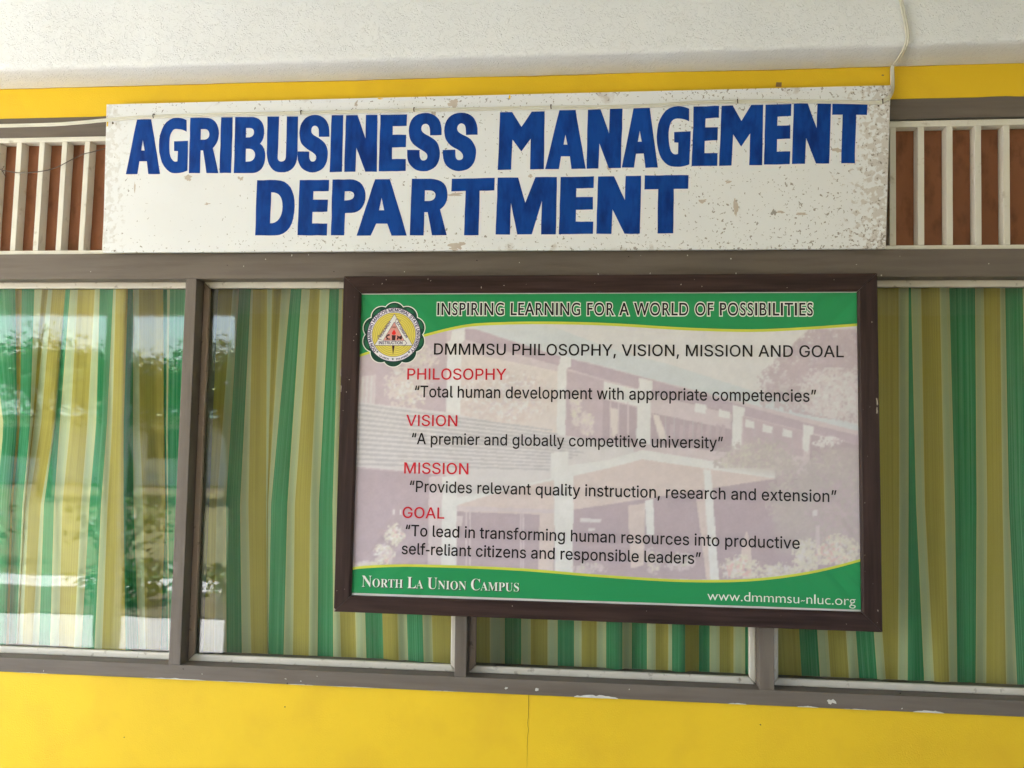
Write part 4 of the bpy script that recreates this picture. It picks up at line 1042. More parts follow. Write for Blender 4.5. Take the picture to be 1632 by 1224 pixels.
# ---------------------------------------------------------------- sign board
def bez(p0, p1, p2, p3, n=8):
    return [tuple((1 - t) ** 3 * p0[q] + 3 * (1 - t) ** 2 * t * p1[q] + 3 * (1 - t) * t * t * p2[q] + t ** 3 * p3[q] for q in (0, 1))
            for t in (k / n for k in range(1, n + 1))]
def path(d):
    out, cur, pts = [], None, []
    for tok in d.replace('Z', '').split():
        if tok in 'MLC':
            cmd = tok
            continue
        p = tuple(map(float, tok.split(',')))
        if cmd == 'M':
            if pts: out.append(pts)
            pts = [p]
        elif cmd == 'L':
            pts.append(p)
        else:
            cur = (cur or []) + [p]
            if len(cur) == 3:
                pts += bez(pts[-1], *cur)
                cur = None
    out.append(pts)
    return out
GL = {
 'G': 'M .94,.045 C .84,.02 .72,0 .6,0 C .25,0 0,.2 0,.5 C 0,.82 .25,1 .55,1 C .75,1 .86,.985 .965,.955 L .985,.415 .51,.425 .51,.6 .635,.6 .63,.785 C .45,.82 .35,.72 .35,.5 C .35,.3 .43,.2 .6,.205 C .75,.21 .84,.225 .94,.255',
 'R': 'M 0,0 L .5,0 C .8,0 .98,.12 .98,.29 C .98,.42 .9,.49 .79,.545 L 1,1 .6,1 .46,.59 .375,.59 .375,1 0,1 M .37,.205 L .37,.395 .5,.395 C .6,.39 .655,.35 .655,.3 C .655,.25 .6,.21 .5,.205',
 'I': 'M 0,0 L 1,0 1,1 0,1',
 'B': 'M 0,0 L .55,0 C .85,0 .97,.12 .97,.27 C .97,.38 .9,.44 .83,.475 C .95,.52 1,.6 1,.71 C 1,.88 .85,1 .58,1 L 0,1 M .365,.195 L .365,.365 .48,.36 C .58,.35 .63,.32 .63,.28 C .63,.23 .58,.2 .48,.195 M .37,.565 L .37,.795 .5,.79 C .6,.785 .67,.74 .67,.68 C .67,.61 .6,.57 .5,.565',
 'U': 'M 0,0 L .385,0 .36,.74 C .36,.83 .62,.83 .62,.72 L .64,0 1,0 1,.68 C 1,.9 .8,1 .48,1 C .2,1 0,.88 0,.66',
 'S': 'M .667,.385 L 1,.38 .995,.27 C .97,.1 .8,0 .53,0 C .22,0 .045,.12 .045,.31 C .045,.46 .15,.54 .35,.61 C .53,.665 .6,.7 .59,.755 C .58,.8 .53,.815 .47,.812 C .4,.81 .37,.77 .365,.72 L .365,.635 .005,.635 .005,.72 C .02,.89 .2,1 .48,1 C .8,1 .955,.87 .955,.69 C .955,.55 .86,.47 .68,.41 C .52,.36 .42,.34 .417,.27 C .42,.21 .47,.187 .54,.187 C .62,.19 .66,.23 .663,.29',
 'N': 'M 0,0 L .37,0 .63,.41 .635,0 1,0 1,1 .645,1 .355,.575 .345,1 0,1',
 'E': 'M 0,0 L 1,0 1,.2 .48,.205 .48,.355 .985,.355 .985,.575 .48,.58 .48,.785 1,.785 1,1 0,1',
 'M': 'M 0,0 L .27,0 .49,.26 .71,0 1,0 1,1 .7,1 .7,.47 .5,.69 .3,.48 .29,1 0,1',
 'W': 'M 0,0 L .345,0 .475,.445 .635,0 1,0 1,1 .755,1 .755,.415 .6,1 .36,1 .235,.45 .24,1 0,1',
 'D': 'M 0,0 L .5,0 C .85,0 1,.2 1,.47 C 1,.8 .85,1 .5,1 L 0,1 M .385,.22 L .37,.78 C .58,.78 .68,.68 .68,.48 C .68,.3 .6,.22 .385,.22',
 'P': 'M 0,0 L .5,0 C .85,0 1,.15 1,.3 C 1,.47 .85,.6 .6,.6 L .4,.6 .4,1 0,1 M .375,.21 L .375,.375 .48,.37 C .6,.36 .66,.33 .66,.285 C .66,.24 .6,.21 .48,.21'}
def A_(t0, t1, ap=.38, b=.565, n0=.765, l0=.34, l1=.655):
    return 'M 0,1 L %g,0 %g,0 1,1 %g,1 .61,%g .395,%g %g,1 M .5,%g L .45,%g .55,%g' % (t0, t1, l1, n0, n0, l0, ap, b, b)
def T_(s0, s1, b):
    return 'M 0,0 L 1,0 .995,%g %g,%g %g,1 %g,1 %g,%g 0,%g' % (b, s1, b, s1, s0, s0, b, b + .005)
def cr(ox, oy, k, *q):
    return [(ox + q[i] / k, oy + q[i + 1] / k) for i in range(0, 8, 2)]
a_, b_, c_, d_, e_, f_ = (190, 150, 5.628), (480, 150, 5.44), (780, 150, 5.265), (1080, 150, 5.1), (400, 270, 4.533), (740, 270, 4.41)
LINE1A = [(A_(.325, .74), cr(*a_, 60, 232, 368, 223, 368, 717, 60, 719)), (GL['G'], cr(*a_, 357, 213, 622, 211, 622, 710, 357, 711)),
          (GL['R'], cr(*a_, 637, 213, 905, 211, 890, 709, 625, 709)), (GL['I'], cr(*a_, 914, 209, 1018, 208, 1005, 708, 900, 708)),
          (GL['B'], cr(*a_, 1042, 207, 1310, 205, 1310, 708, 1028, 709)), (GL['U'], cr(*a_, 1330, 202, 1605, 200, 1597, 703, 1322, 703)),
          (GL['S'], [(475.5, 183.6), (525.6, 183.3), (524.5, 274.5), (473.5, 275)]), (GL['I'], cr(*b_, 264, 185, 366, 183, 355, 675, 247, 676)),
          (GL['N'], cr(*b_, 388, 184, 662, 180, 656, 673, 373, 675)), (GL['E'], cr(*b_, 687, 180, 918, 177, 905, 668, 672, 670)),
          (GL['S'], cr(*b_, 920, 163, 1219, 163, 1215, 670, 916, 670)), (GL['S'], cr(*b_, 1228, 162, 1531, 160, 1528, 666, 1224, 668))]
LINE1B = [(GL['M'], cr(*c_, 90, 153, 463, 145, 457, 630, 70, 637)), (A_(.35, .75, .42, .585, .785, .335, .65), cr(*c_, 468, 138, 808, 133, 808, 627, 468, 630)),
          (GL['N'], cr(*c_, 826, 133, 1117, 122, 1103, 620, 815, 627)), (A_(.33, .775), cr(*c_, 1110, 120, 1413, 115, 1413, 617, 1110, 617)),
          (GL['G'], [(1047, 169.4), (1102, 169), (1100.5, 266), (1046, 266.3)]), (GL['E'], cr(*d_, 130, 102, 337, 95, 322, 583, 113, 586)),
          (GL['M'], cr(*d_, 357, 95, 695, 87, 687, 578, 336, 583)), (GL['E'], cr(*d_, 713, 87, 924, 80, 912, 570, 702, 574)),
          (GL['N'], cr(*d_, 943, 77, 1247, 70, 1232, 565, 930, 568)), (T_(.3, .69, .195), cr(*d_, 1258, 70, 1543, 76, 1528, 562, 1242, 562))]
LINE2 = [(GL['D'], cr(*e_, 43, 78, 320, 76, 312, 477, 30, 477)), (GL['E'], cr(*e_, 352, 77, 565, 76, 548, 477, 336, 477)),
         (GL['P'], cr(*e_, 590, 73, 832, 71, 820, 477, 577, 477)), (A_(.37, .665, .33, .55, .785, .285, .695), cr(*e_, 762, 71, 1126, 71, 1126, 478, 762, 479)),
         (GL['R'], cr(*e_, 1162, 68, 1430, 66, 1415, 476, 1147, 477)), (T_(.33, .66, .22), [(720, 285), (788.7, 283.4), (786, 374.8), (717, 375)]),
         (GL['W'], cr(*f_, 235, 58, 652, 53, 643, 457, 220, 458)), (GL['E'], cr(*f_, 677, 53, 910, 50, 905, 453, 665, 455)),
         (GL['N'], cr(*f_, 940, 50, 1243, 45, 1234, 453, 928, 454)), (T_(.31, .67, .235), cr(*f_, 1268, 43, 1576, 40, 1570, 450, 1262, 452))]
Y_SIGN = -0.032
sg_c = at(790, 285, Y_SIGN)
sign = thing('sign_board', 'long white painted board with hand-lettered blue AGRIBUSINESS MANAGEMENT DEPARTMENT', 'sign')
b = MB()
q = [at(163.5, 402.5, Y_SIGN), at(1412, 396.5, Y_SIGN), at(1420, 135.5, Y_SIGN), at(169.5, 166, Y_SIGN)]
b.hexa(q, [v + Vector((0, 0.012, 0)) for v in q])
BOARD = b
def lettering(letters):
    m = MB()
    for d, quad in letters:
        cs = []
        for c in path(d):
            # break long edges so that a slight brush wobble shows
            o = []
            for k in range(len(c)):
                p, r = Vector(c[k - 1]), Vector(c[k])
                s = max(1, int((r - p).length / 0.16))
                o += [tuple(p.lerp(r, j / s)) for j in range(1, s + 1)]
            cs.append(o)
        (ax, ay), (bx_, by), (cx, cy), (dx, dy) = quad
        pc = []
        sd = random.random() * 50
        for c in cs:
            e = []
            for u, v in c:
                x = (ax * (1 - u) + bx_ * u) * (1 - v) + (dx * (1 - u) + cx * u) * v
                y = (ay * (1 - u) + by * u) * (1 - v) + (dy * (1 - u) + cy * u) * v
                x += 0.55 * noise.noise((x * 0.09, y * 0.09, sd))
                y += 0.55 * noise.noise((x * 0.09, y * 0.09, sd + 9))
                P = at(x, y, Y_SIGN)
                e.append((P.x, P.z))
            pc.append(e)
        # orient: first contour outside, others holes
        area = lambda c: sum(c[k - 1][0] * c[k][1] - c[k][0] * c[k - 1][1] for k in range(len(c)))
        for k, c in enumerate(pc):
            if (area(c) > 0) != (k == 0):
                c.reverse()
        V, Fc = fill2d(pc)
        m.add([(x, Y_SIGN - 0.0006, z) for x, z in V], Fc)
    return m.build('lettering', sign_blue, sign)
for L_ in (LINE1A, LINE1B, LINE2):
    lettering(L_)
# peeled spots and nail heads that can be picked out
peel = mat('bare_board_fibre', lin(190, 180, 170), 0.85, 0.1, 40)
b = BOARD
random.seed(11)
fl = 0
def flake(px, py, rx, ry, s=1):
    P = at(px, py, Y_SIGN)
    global fl
    for k in range(s):
        fl += 1
        ox, oz = (random.uniform(-1, 1) * rx * 0.0015, random.uniform(-1, 1) * ry * 0.0015) if k else (0, 0)
        r = 1 if k == 0 else random.uniform(0.25, 0.6)
        b.add(blob(P.x + ox, P.z + oz, rx * r * 0.0019, ry * r * 0.0019, 16, Y_SIGN - 0.0003 - fl * 4e-6, 0.75, px + k * 7), [tuple(range(16))], 1)
for f in ((300, 284, 6, 5, 6), (383, 284.5, 5, 3.4, 1), (1173, 333, 3.2, 10, 4), (1335, 239, 6, 3.5, 3), (728, 392, 12, 5, 8), (722, 165, 7, 6, 6),
          (726, 310, 9, 2, 5), (568, 165, 2.6, 5, 2), (845, 280, 3, 3, 3), (970, 268, 4, 3, 2), (1120, 320, 6, 3, 4), (690, 183, 4, 6, 3),
          (660, 306, 3, 2, 3), (1278, 341, 7, 2, 2), (1245, 338, 5, 1.6, 3), (1160, 290, 4, 2, 3), (215, 300, 1.2, 8, 1), (330, 325, 4, 2, 2)):
    flake(*f)
for px, py, rx, ry in ((812, 154.6, 2.2, 2.8), (606, 157.5, 4.5, 1.4), (171.5, 196, 1.6, 7)):
    P = at(px, py, Y_SIGN)
    b.add(blob(P.x, P.z, rx * 0.0018, ry * 0.0018, 14, Y_SIGN - 0.0006, 0.5, px), [tuple(range(14))], 3)
for px, py, r in ((180, 196, 2.2), (706, 186.3, 1.6), (1400, 169, 1.6), (183, 400, 1.6)):
    P = at(px, py, Y_SIGN)
    b.add(blob(P.x, P.z, r * 0.0019, r * 0.0016, 10, Y_SIGN - 0.0007, 0.4, px), [tuple(range(10))], 2)
b.build('board', [sign_white, peel, nail_steel, yellow], sign, bevel=0.002)

# ---------------------------------------------------------------- cables
cab = thing('power_cable', 'white twin flat cable clipped along the top of the sign board and up the beam', 'cable')
pts = [(-90, 202.5), (-30, 201.5), (0, 200.6), (78, 198.6), (130, 195.2), (160, 192.3), (202, 188.6), (245, 186.2), (330, 183.3), (400, 181.8), (478, 180.3), (540, 178.5),
       (660, 175.8), (770, 173.6), (878, 171.6), (993, 170), (1060, 167.2), (1100, 164), (1175, 162.4), (1237, 161.2), (1290, 161.7), (1350, 162.6), (1398, 163.3)]
YC = Y_SIGN - 0.004
def ribbon(P3, sep, r):
    m = MB()
    for s in (-1, 1):
        rows = []
        for k, p in enumerate(P3):
            t = (P3[min(k + 1, len(P3) - 1)] - P3[max(k - 1, 0)]).normalized()
            nrm = Vector((-t.z, 0, t.x))
            if nrm.length < 0.3: nrm = Vector((1, 0, 0))
            rows.append(p + nrm.normalized() * sep * s)
        m.tube(rows, r, 8)
    return m
P3 = [at(*p, YC) for p in pts]
for k, p in enumerate(P3[:5]):
    p.y = YC
P3 += [at(1413, 158.5, YC), at(1420.5, 148, YC + 0.012), at(1422.5, 135, -0.012), at(1422, 118, -0.008), at(1422.5, 106, -0.02), at(1427.5, 100.5, -0.045),
       at(1434, 91, -0.09), at(1441, 79, -0.135), at(1445, 68, -0.158), at(1446, 56, -0.160), at(1444, 40, -0.160), at(1440, 20, -0.160), at(1436, 0, -0.160), at(1431, -28, -0.160)]
# clear of the beam
P3 = smooth_path(P3, 5)
ribbon(P3, 0.0029, 0.0032).build('twin_cord', cable_white, cab, smooth=True)
for px, py in ((245, 185.7), (480, 180), (660, 175.5), (878, 171), (1175, 162), (1406, 162.5)):
    P = at(px, py, YC)
    m = MB()
    ln = 0.0085
    m.tube([(P.x + 0.001, YC + 0.003, P.z + ln), (P.x, YC - 0.0045, P.z + ln * 0.75), (P.x, YC - 0.006, P.z), (P.x + 0.001, YC - 0.004, P.z - ln * 0.8)], 0.0016, 6)
    m.build('cable_clip', nail_steel, cab)
w = MB()
pp = [(-20, 262), (0, 270.2), (10, 272.3), (25.5, 275), (42, 275.3), (59, 274), (78.4, 270.6), (94, 265), (114, 254.5), (133, 245.7), (150, 241.5), (172, 235)]
w.tube(smooth_path([at(*p, -0.003) for p in pp], 5), 0.0016, 6)
w.tube(smooth_path([at(2, 270, -0.004), at(6, 276, -0.006), at(9, 282, -0.004)], 4), 0.0014, 6)
w.tube(smooth_path([at(3, 271, -0.004), at(5, 267, -0.007), at(6.5, 264.5, -0.006)], 4), 0.0012, 6)
wo = w.build('loose_wire', cable_dark, None, smooth=True)
tag(wo, 'thin grey wire sagging across the louvre slats left of the sign', 'wire')
w = MB()
pp = [(1405, 192.6), (1420, 191.6), (1450, 190.8), (1486, 189.8), (1520, 188.6), (1550, 188), (1590, 187.2), (1632, 187), (1720, 186.6)]
w.tube(smooth_path([at(*p, 0.0035) for p in pp], 4), 0.0022, 6)
wo = w.build('loose_wire', cable_black, None, smooth=True)
tag(wo, 'thin black wire running along the top rail of the right louvres', 'wire')

# ---------------------------------------------------------------- framed banner
ban = thing('framed_banner', 'printed vinyl banner of philosophy, vision, mission and goal in dark brown wooden frame', 'banner')
Y_FR, Y_BS = -0.062, -0.050
OUT = [(531, 975), (1408, 1008), (1397.5, 435), (548, 440)]            # BL BR TR TL
INN = [(559, 949.5), (1374, 976), (1367, 464), (575, 467)]
Oq = [at(*p, Y_FR) for p in OUT]
Iq = [at(*p, Y_FR) for p in INN]
x0 = (Oq[0].x + Oq[3].x) / 2; x1 = (Oq[1].x + Oq[2].x) / 2
for v, t in ((Oq[0], x0), (Oq[3], x0), (Oq[1], x1), (Oq[2], x1)):
    v.x = (v.x + t) / 2
FR = []
for k in range(4):
    o0, o1, i0, i1 = Oq[k], Oq[(k + 1) % 4], Iq[k], Iq[(k + 1) % 4]
    c = 0.0006
    t = (o1 - o0).normalized()
    o0, o1, i0, i1 = o0 + t * c, o1 - t * c, i0 + t * c, i1 - t * c
    prof = []
    def ring(o, i):
        back = Vector((0, 0.045, 0))
        e = (i - o)
        return [o + back, o + Vector((0, 0.003, 0)), o + e * 0.04, i - e * 0.12, i + Vector((0, 0.004, 0)) , i + Vector((0, 0.016, 0)), i + back]
    A_r, B_r = ring(o0, i0), ring(o1, i1)
    n = len(A_r)
    fs = [(j, n + j, n + (j + 1) % n, (j + 1) % n) for j in range(n)]
    fs += [tuple(range(n)), tuple(range(2 * n - 1, n - 1, -1))]
    FR.append((A_r + B_r, fs))
frame_chip = mat('bare_frame_wood', lin(170, 158, 146), 0.8)
RB = []
for v_, f_s in FR:
    m_ = MB()
    m_.add(v_, f_s)
    RB.append(m_)
random.seed(5)
for k in range(40):
    w = random.randrange(4)
    t, u = random.random(), random.uniform(0.1, 0.85)
    P = Oq[w].lerp(Oq[(w + 1) % 4], t).lerp(Iq[w].lerp(Iq[(w + 1) % 4], t), u)
    r = random.uniform(0.0005, 0.0014)
    RB[w].add(blob(P.x, P.z, r, r * random.uniform(0.6, 2.2), 7, Y_FR - 0.0004, 0.6, k), [tuple(range(7))[::-1]], 1)
for px, py, rx, ry, w in ((1398, 640, 1.2, 7, 1), (1397.5, 655, 1.0, 5, 1), (543, 595, 0.8, 6, 3), (543.5, 620, 0.8, 5, 3), (533, 972, 1.6, 2, 0), (1399, 973, 1.2, 1.5, 1)):
    P = at(px, py, Y_FR)
    RB[w].add(blob(P.x, P.z, rx * 0.0018, ry * 0.0018, 12, Y_FR - 0.0004, 0.8, px), [tuple(range(12))[::-1]], 1)
for k, m_ in enumerate(RB):
    m_.build('frame_rail', [dark_wood_up if k % 2 else dark_wood, frame_chip], ban, recalc=True)

# vinyl print inks, all with the same soft ripples pulled from the corners
def ink(name, col, rough=0.5, var=0.0, vscale=60.0):
    m = mat(name, col, 0.42, var, vscale, spec=0.2)
    nt = m.node_tree
    N, L = nt.nodes, nt.links
    p = N['Principled BSDF']
    tc = N.new('ShaderNodeTexCoord')
    hts = []
    for px, py, ang in ((1372, 470, 50), (1368, 972, -48), (574, 470, -45), (562, 946, 40)):
        P = at(px, py, Y_BS)
        mp = N.new('ShaderNodeMapping')
        mp.vector_type = 'POINT'
        mp.inputs['Location'].default_value = (-P.x, 0, -P.z)
        L.new(tc.outputs['Object'], mp.inputs[0])
        ro = N.new('ShaderNodeVectorRotate')
        ro.rotation_type = 'Y_AXIS'
        ro.inputs['Angle'].default_value = radians(ang)
        L.new(mp.outputs[0], ro.inputs[0])
        sc = N.new('ShaderNodeVectorMath')
        sc.operation = 'MULTIPLY'
        sc.inputs[1].default_value = (5.0, 1, 26.0) 
        L.new(ro.outputs[0], sc.inputs[0])
        nz = N.new('ShaderNodeTexNoise')
        nz.inputs['Scale'].default_value, nz.inputs['Detail'].default_value = 1.0, 1.0
        L.new(sc.outputs[0], nz.inputs['Vector'])
        ln = N.new('ShaderNodeVectorMath')
        ln.operation = 'LENGTH'
        L.new(mp.outputs[0], ln.inputs[0])
        fr = N.new('ShaderNodeMapRange')
        fr.inputs['From Min'].default_value, fr.inputs['From Max'].default_value = 0.0, 0.36
        fr.inputs['To Min'].default_value, fr.inputs['To Max'].default_value = 1.0, 0.0
        L.new(ln.outputs['Value'], fr.inputs['Value'])
        mu = N.new('ShaderNodeMath')
        mu.operation = 'MULTIPLY'
        L.new(fr.outputs[0], mu.inputs[0])
        L.new(nz.outputs['Fac'], mu.inputs[1])
        hts.append(mu.outputs[0])
    g = N.new('ShaderNodeTexNoise')
    g.inputs['Scale'].default_value, g.inputs['Detail'].default_value = 3.0, 1.0
    L.new(tc.outputs['Object'], g.inputs['Vector'])
    tot = g.outputs['Fac']
    for h in hts:
        ad = N.new('ShaderNodeMath')
        ad.operation = 'ADD'
        L.new(tot, ad.inputs[0])
        L.new(h, ad.inputs[1])
        tot = ad.outputs[0]
    bp = N.new('ShaderNodeBump')
    bp.inputs['Strength'].default_value, bp.inputs['Distance'].default_value = 0.55, 0.022
    L.new(tot, bp.inputs['Height'])
    L.new(bp.outputs[0], p.inputs['Normal'])
    return m

INK = {}
def I(name, r, g, b, **kw):
    INK[name] = ink('print_' + name, lin(r, g, b), **kw)
I('margin', 206, 206, 204)
I('green', 40, 142, 86, rough=0.45); I('lime', 200, 206, 78); I('black', 30, 26, 28); I('red', 206, 42, 58); I('white', 222, 221, 219)
I('petal', 24, 66, 52); I('petal_light', 34, 100, 70); I('ring', 226, 222, 230); I('gold', 222, 205, 96); I('gold_dark', 168, 150, 70); I('violet', 74, 56, 102)
I('salmon', 214, 150, 142); I('torch', 58, 30, 34); I('flame', 226, 44, 40); I('shadow_ink', 70, 76, 72); I('outline', 226, 228, 222)

# the faded campus picture: painted in a small colour grid, softened, and carried by the banner's own vertices
import numpy as np
GX0, GY0, GW, GH = 545, 440, 845, 560
PIC = np.zeros((GH, GW, 3))
PIC[:] = lin(214, 209, 209)
_yy, _xx = np.mgrid[0:GH, 0:GW]
_yy, _xx = _yy + GY0 + 0.5, _xx + GX0 + 0.5
TONE = {}
def vnoise(scale, seed):
    """smooth value noise over the print"""
    r = np.random.RandomState(seed)
    nx, ny = int(GW / scale) + 3, int(GH / scale) + 3
    g = r.rand(ny, nx)
    fx, fy = np.arange(GW) / scale, np.arange(GH) / scale
    ix, iy = fx.astype(int), fy.astype(int)
    tx, ty = fx - ix, fy - iy
    tx, ty = tx * tx * (3 - 2 * tx), ty * ty * (3 - 2 * ty)
    A = g[np.ix_(iy, ix)] * (1 - tx) + g[np.ix_(iy, ix + 1)] * tx
    B = g[np.ix_(iy + 1, ix)] * (1 - tx) + g[np.ix_(iy + 1, ix + 1)] * tx
    return A * (1 - ty)[:, None] + B * ty[:, None]
def soften(a, s):
    k = np.exp(-0.5 * (np.arange(-int(3 * s) - 1, int(3 * s) + 2) / s) ** 2)
    k /= k.sum()
    p = len(k) // 2
    for ax in (0, 1):
        pad = [(0, 0)] * a.ndim
        pad[ax] = (p, p)
        q = np.pad(a, pad, mode='edge')
        a = sum(w * np.take(q, range(i, i + a.shape[ax]), axis=ax) for i, w in enumerate(k))
    return a
def inside(pts):
    m = np.zeros((GH, GW), bool)
    for k in range(len(pts)):
        x0, y0 = pts[k - 1]
        x1, y1 = pts[k]
        if y0 == y1: continue
        c = ((y0 <= _yy) != (y1 <= _yy))
        m ^= c & (_xx < x0 + (_yy - y0) * (x1 - x0) / (y1 - y0))
    return m
def lay_in(mask, tone, alpha):
    c = np.array(TONE[tone])
    PIC[:] = PIC * (1 - (mask * alpha)[..., None]) + c * (mask * alpha)[..., None]
def flat(pts, tone, alpha=1.0, soft=0.0):
    m = inside(pts).astype(float)
    if soft: m = soften(m, soft)
    lay_in(m, tone, alpha)
N1, N2, N3, N4 = vnoise(3.2, 1), vnoise(7, 2), vnoise(18, 3), vnoise(1.7, 4)
def leaves(cx, cy, rx, ry, n, smin, smax, inks, seed, clip=None, dens=1.0):
    """a mass of foliage or relief: noise-edged clumps of each tone"""
    d = np.sqrt(((_xx - cx) / rx) ** 2 + ((_yy - cy) / ry) ** 2)
    r = np.random.RandomState(seed)
    for k, tn in enumerate(inks):
        sh = lambda a: np.roll(a, (int(r.randint(0, GH)), int(r.randint(0, GW))), (0, 1))
        f = 0.45 * sh(N1) + 0.35 * sh(N2) + 0.2 * sh(N4)
        th = 0.36 + 0.14 * (k > 0) + 0.5 * np.clip(d - 0.55, 0, 1) ** 1.5 + 0.02 * k
        m = np.clip((f - th) / 0.08, 0, 1) * (d < 1.15)
        if clip is not None:
            m = m * np.vectorize(lambda x, y: bool(clip(x, y)))(_xx, _yy) if False else m * clip_mask(clip)
        lay_in(m, tn, 0.85 * dens)
_cm = {}
def clip_mask(f):
    if id(f) not in _cm:
        m = np.zeros((GH, GW))
        for j in range(0, GH, 2):
            for i in range(0, GW, 2):
                if f(GX0 + i + 1, GY0 + j + 1): m[j:j + 2, i:i + 2] = 1
        _cm[id(f)] = (m, f)
    return _cm[id(f)][0]
for k_, v_ in dict(paper=(214, 209, 209), mauve=(196, 179, 186), mauve_dark=(182, 165, 173), eave=(190, 173, 183), ice=(206, 211, 213), sky=(217, 215, 214),
                   cream=(218, 208, 203), white=(222, 221, 219), peach=(213, 198, 194), pale=(208, 195, 198), leaf=(203, 199, 187), leaf_light=(217, 212, 197),
                   grey_line=(190, 186, 189), foliage=(192, 175, 182), bush=(190, 180, 179), bush_light=(199, 191, 185), blush=(216, 180, 180)).items():
    TONE[k_] = lin(*v_)

# edge curves of the print
def curve_pts(keys, n=40):
    P = smooth_path([Vector((x, y, 0)) for x, y in keys], 8)
    return [(p.x, p.y) for p in P]
TOPC = curve_pts([(570, 566), (600, 556), (640, 544), (690, 529), (745, 517), (800, 513.5), (860, 512.5), (930, 513.5), (1000, 516.5), (1080, 521.5), (1160, 524.5), (1220, 524.5), (1290, 521), (1340, 517.5), (1380, 514.5)])
BOTC = curve_pts([(552, 909), (580, 905), (640, 902.5), (700, 903.5), (760, 905.5), (840, 909.5), (930, 917), (1000, 922), (1080, 926.5), (1160, 927), (1220, 923.5), (1280, 915.5), (1330, 905), (1378, 892)])
XB = 4
L0, R0 = lambda y: 578 - (y - 460) * 0.0345 - 6, lambda y: 1368 + (y - 460) * 0.0137 + 6
base = [(L0(455), 455), (R0(455), 455), (R0(988), 988), (L0(962), 962)]
# sky and roof
flat([(735, 520), (1380, 505), (1380, 690), (1180, 640), (960, 575), (760, 525)], 'sky')
flat([(775, 512), (880, 520), (985, 560), (1068, 581), (1202, 624), (1380, 682), (1380, 694), (1294, 675), (1149, 636), (1041, 605), (960, 583), (885, 565), (756, 524)], 'ice')
# left dark panel and wall
flat([(L0(560), 556), (712, 520), (712, 760), (L0(750), 750)], 'mauve')
flat([(575, 600), (607, 596), (603, 650), (572, 642)], 'pale')
for k in range(4):
    flat([(577 + 7 * k, 600 - k), (580 + 7 * k, 600 - k), (578 + 7 * k, 644 + k), (575 + 7 * k, 643 + k)], 'paper')
flat([(600, 560), (616, 555), (612, 650), (597, 648)], 'mauve')
# main facade
flat([(737, 527), (980, 590), (1380, 690), (1380, 800), (980, 730), (712, 660), (712, 525)], 'pale')
flat([(756, 524), (885, 566), (960, 584), (1041, 606), (1149, 637), (1294, 676), (1380, 697), (1380, 712), (1294, 690), (1176, 660), (1041, 626), (960, 604), (890, 583), (737, 540), (737, 524)], 'eave')
flat([(735, 560), (890, 592), (888, 694), (712, 658)], 'cream')
leaves(805, 632, 72, 40, 190, 1.5, 4.5, ['peach', 'white', 'cream', 'pale'], 21)
flat([(902, 590), (962, 606), (960, 706), (900, 694)], 'mauve')
leaves(918, 650, 9, 30, 34, 2, 5, ['cream', 'leaf_light', 'pale'], 22)
leaves(936, 676, 11, 20, 36, 2, 5, ['cream', 'leaf_light', 'pale'], 23)
leaves(650, 615, 36, 34, 150, 2.5, 6.5, ['cream', 'leaf_light', 'white', 'peach'], 24)
leaves(672, 570, 26, 20, 44, 2, 5, ['cream', 'leaf_light', 'pale'], 25)
# windows of the upper storey
flat([(962, 608), (1020, 622), (1018, 648), (961, 634)], 'white')
flat([(961, 636), (1018, 650), (1016, 706), (960, 700)], 'mauve_dark')
for x in (972, 985, 1000):
    flat([(x, 640), (x + 2, 640.5), (x + 1.6, 704), (x - 0.4, 703)], 'pale')
flat([(972, 650), (985, 652), (984, 690), (976, 700)], 'cream')
flat([(1038, 626), (1168, 658), (1166, 722), (1037, 706)], 'mauve_dark')
flat([(1038, 628), (1166, 660), (1165, 684), (1038, 658)], 'pale')
flat([(1108, 642), (1126, 646), (1125, 660), (1107, 656)], 'white'); flat([(1146, 652), (1164, 657), (1163, 668), (1145, 664)], 'white')
flat([(1040, 660), (1050, 662), (1064, 700), (1052, 704)], 'cream')
for x in (1060, 1074, 1090, 1104, 1118, 1132):
    flat([(x, 662 + (x - 1060) * 0.18), (x + 1.5, 662.4 + (x - 1060) * 0.18), (x + 1.2, 708), (x - 0.3, 708)], 'grey_line')
for x in (1068, 1083, 1098, 1111, 1126, 1141, 1150):
    flat([(x, 676), (x + 6, 677), (x + 5, 700), (x - 1, 698)], 'foliage')
flat([(1184, 664), (1282, 688), (1280, 728), (1183, 712)], 'mauve')
for a, y in ((1188, 668), (1216, 676), (1248, 683)):
    flat([(a, y), (a + 15, y + 4), (a + 14, y + 15), (a - 1, y + 12)], 'white')
for x in (1202, 1231, 1262):
    flat([(x, 672 + (x - 1202) * 0.22), (x + 1.4, 672 + (x - 1202) * 0.22), (x + 1, 720), (x - 0.4, 719)], 'grey_line')
flat([(1292, 692), (1380, 712), (1380, 760), (1290, 735)], 'mauve_dark')
leaves(1318, 704, 26, 8, 30, 2, 5, ['white', 'pale'], 31)
# piers
flat([(720, 527), (741, 523), (741, 542), (736, 546), (734, 668), (711, 664), (713, 545), (719, 541)], 'white')
flat([(893, 566), (910, 570), (910, 585), (903, 587), (901, 696), (887, 692), (889, 584), (892, 580)], 'white')
flat([(1018, 602), (1040, 607), (1040, 620), (1037, 624), (1036, 708), (1014, 704), (1016, 620), (1019, 616)], 'white')
flat([(1168, 645), (1187, 650), (1186, 662), (1183, 664), (1182, 718), (1166, 714), (1168, 660)], 'white')
flat([(1280, 676), (1297, 680), (1296, 692), (1291, 694), (1288, 722), (1279, 716)], 'white')
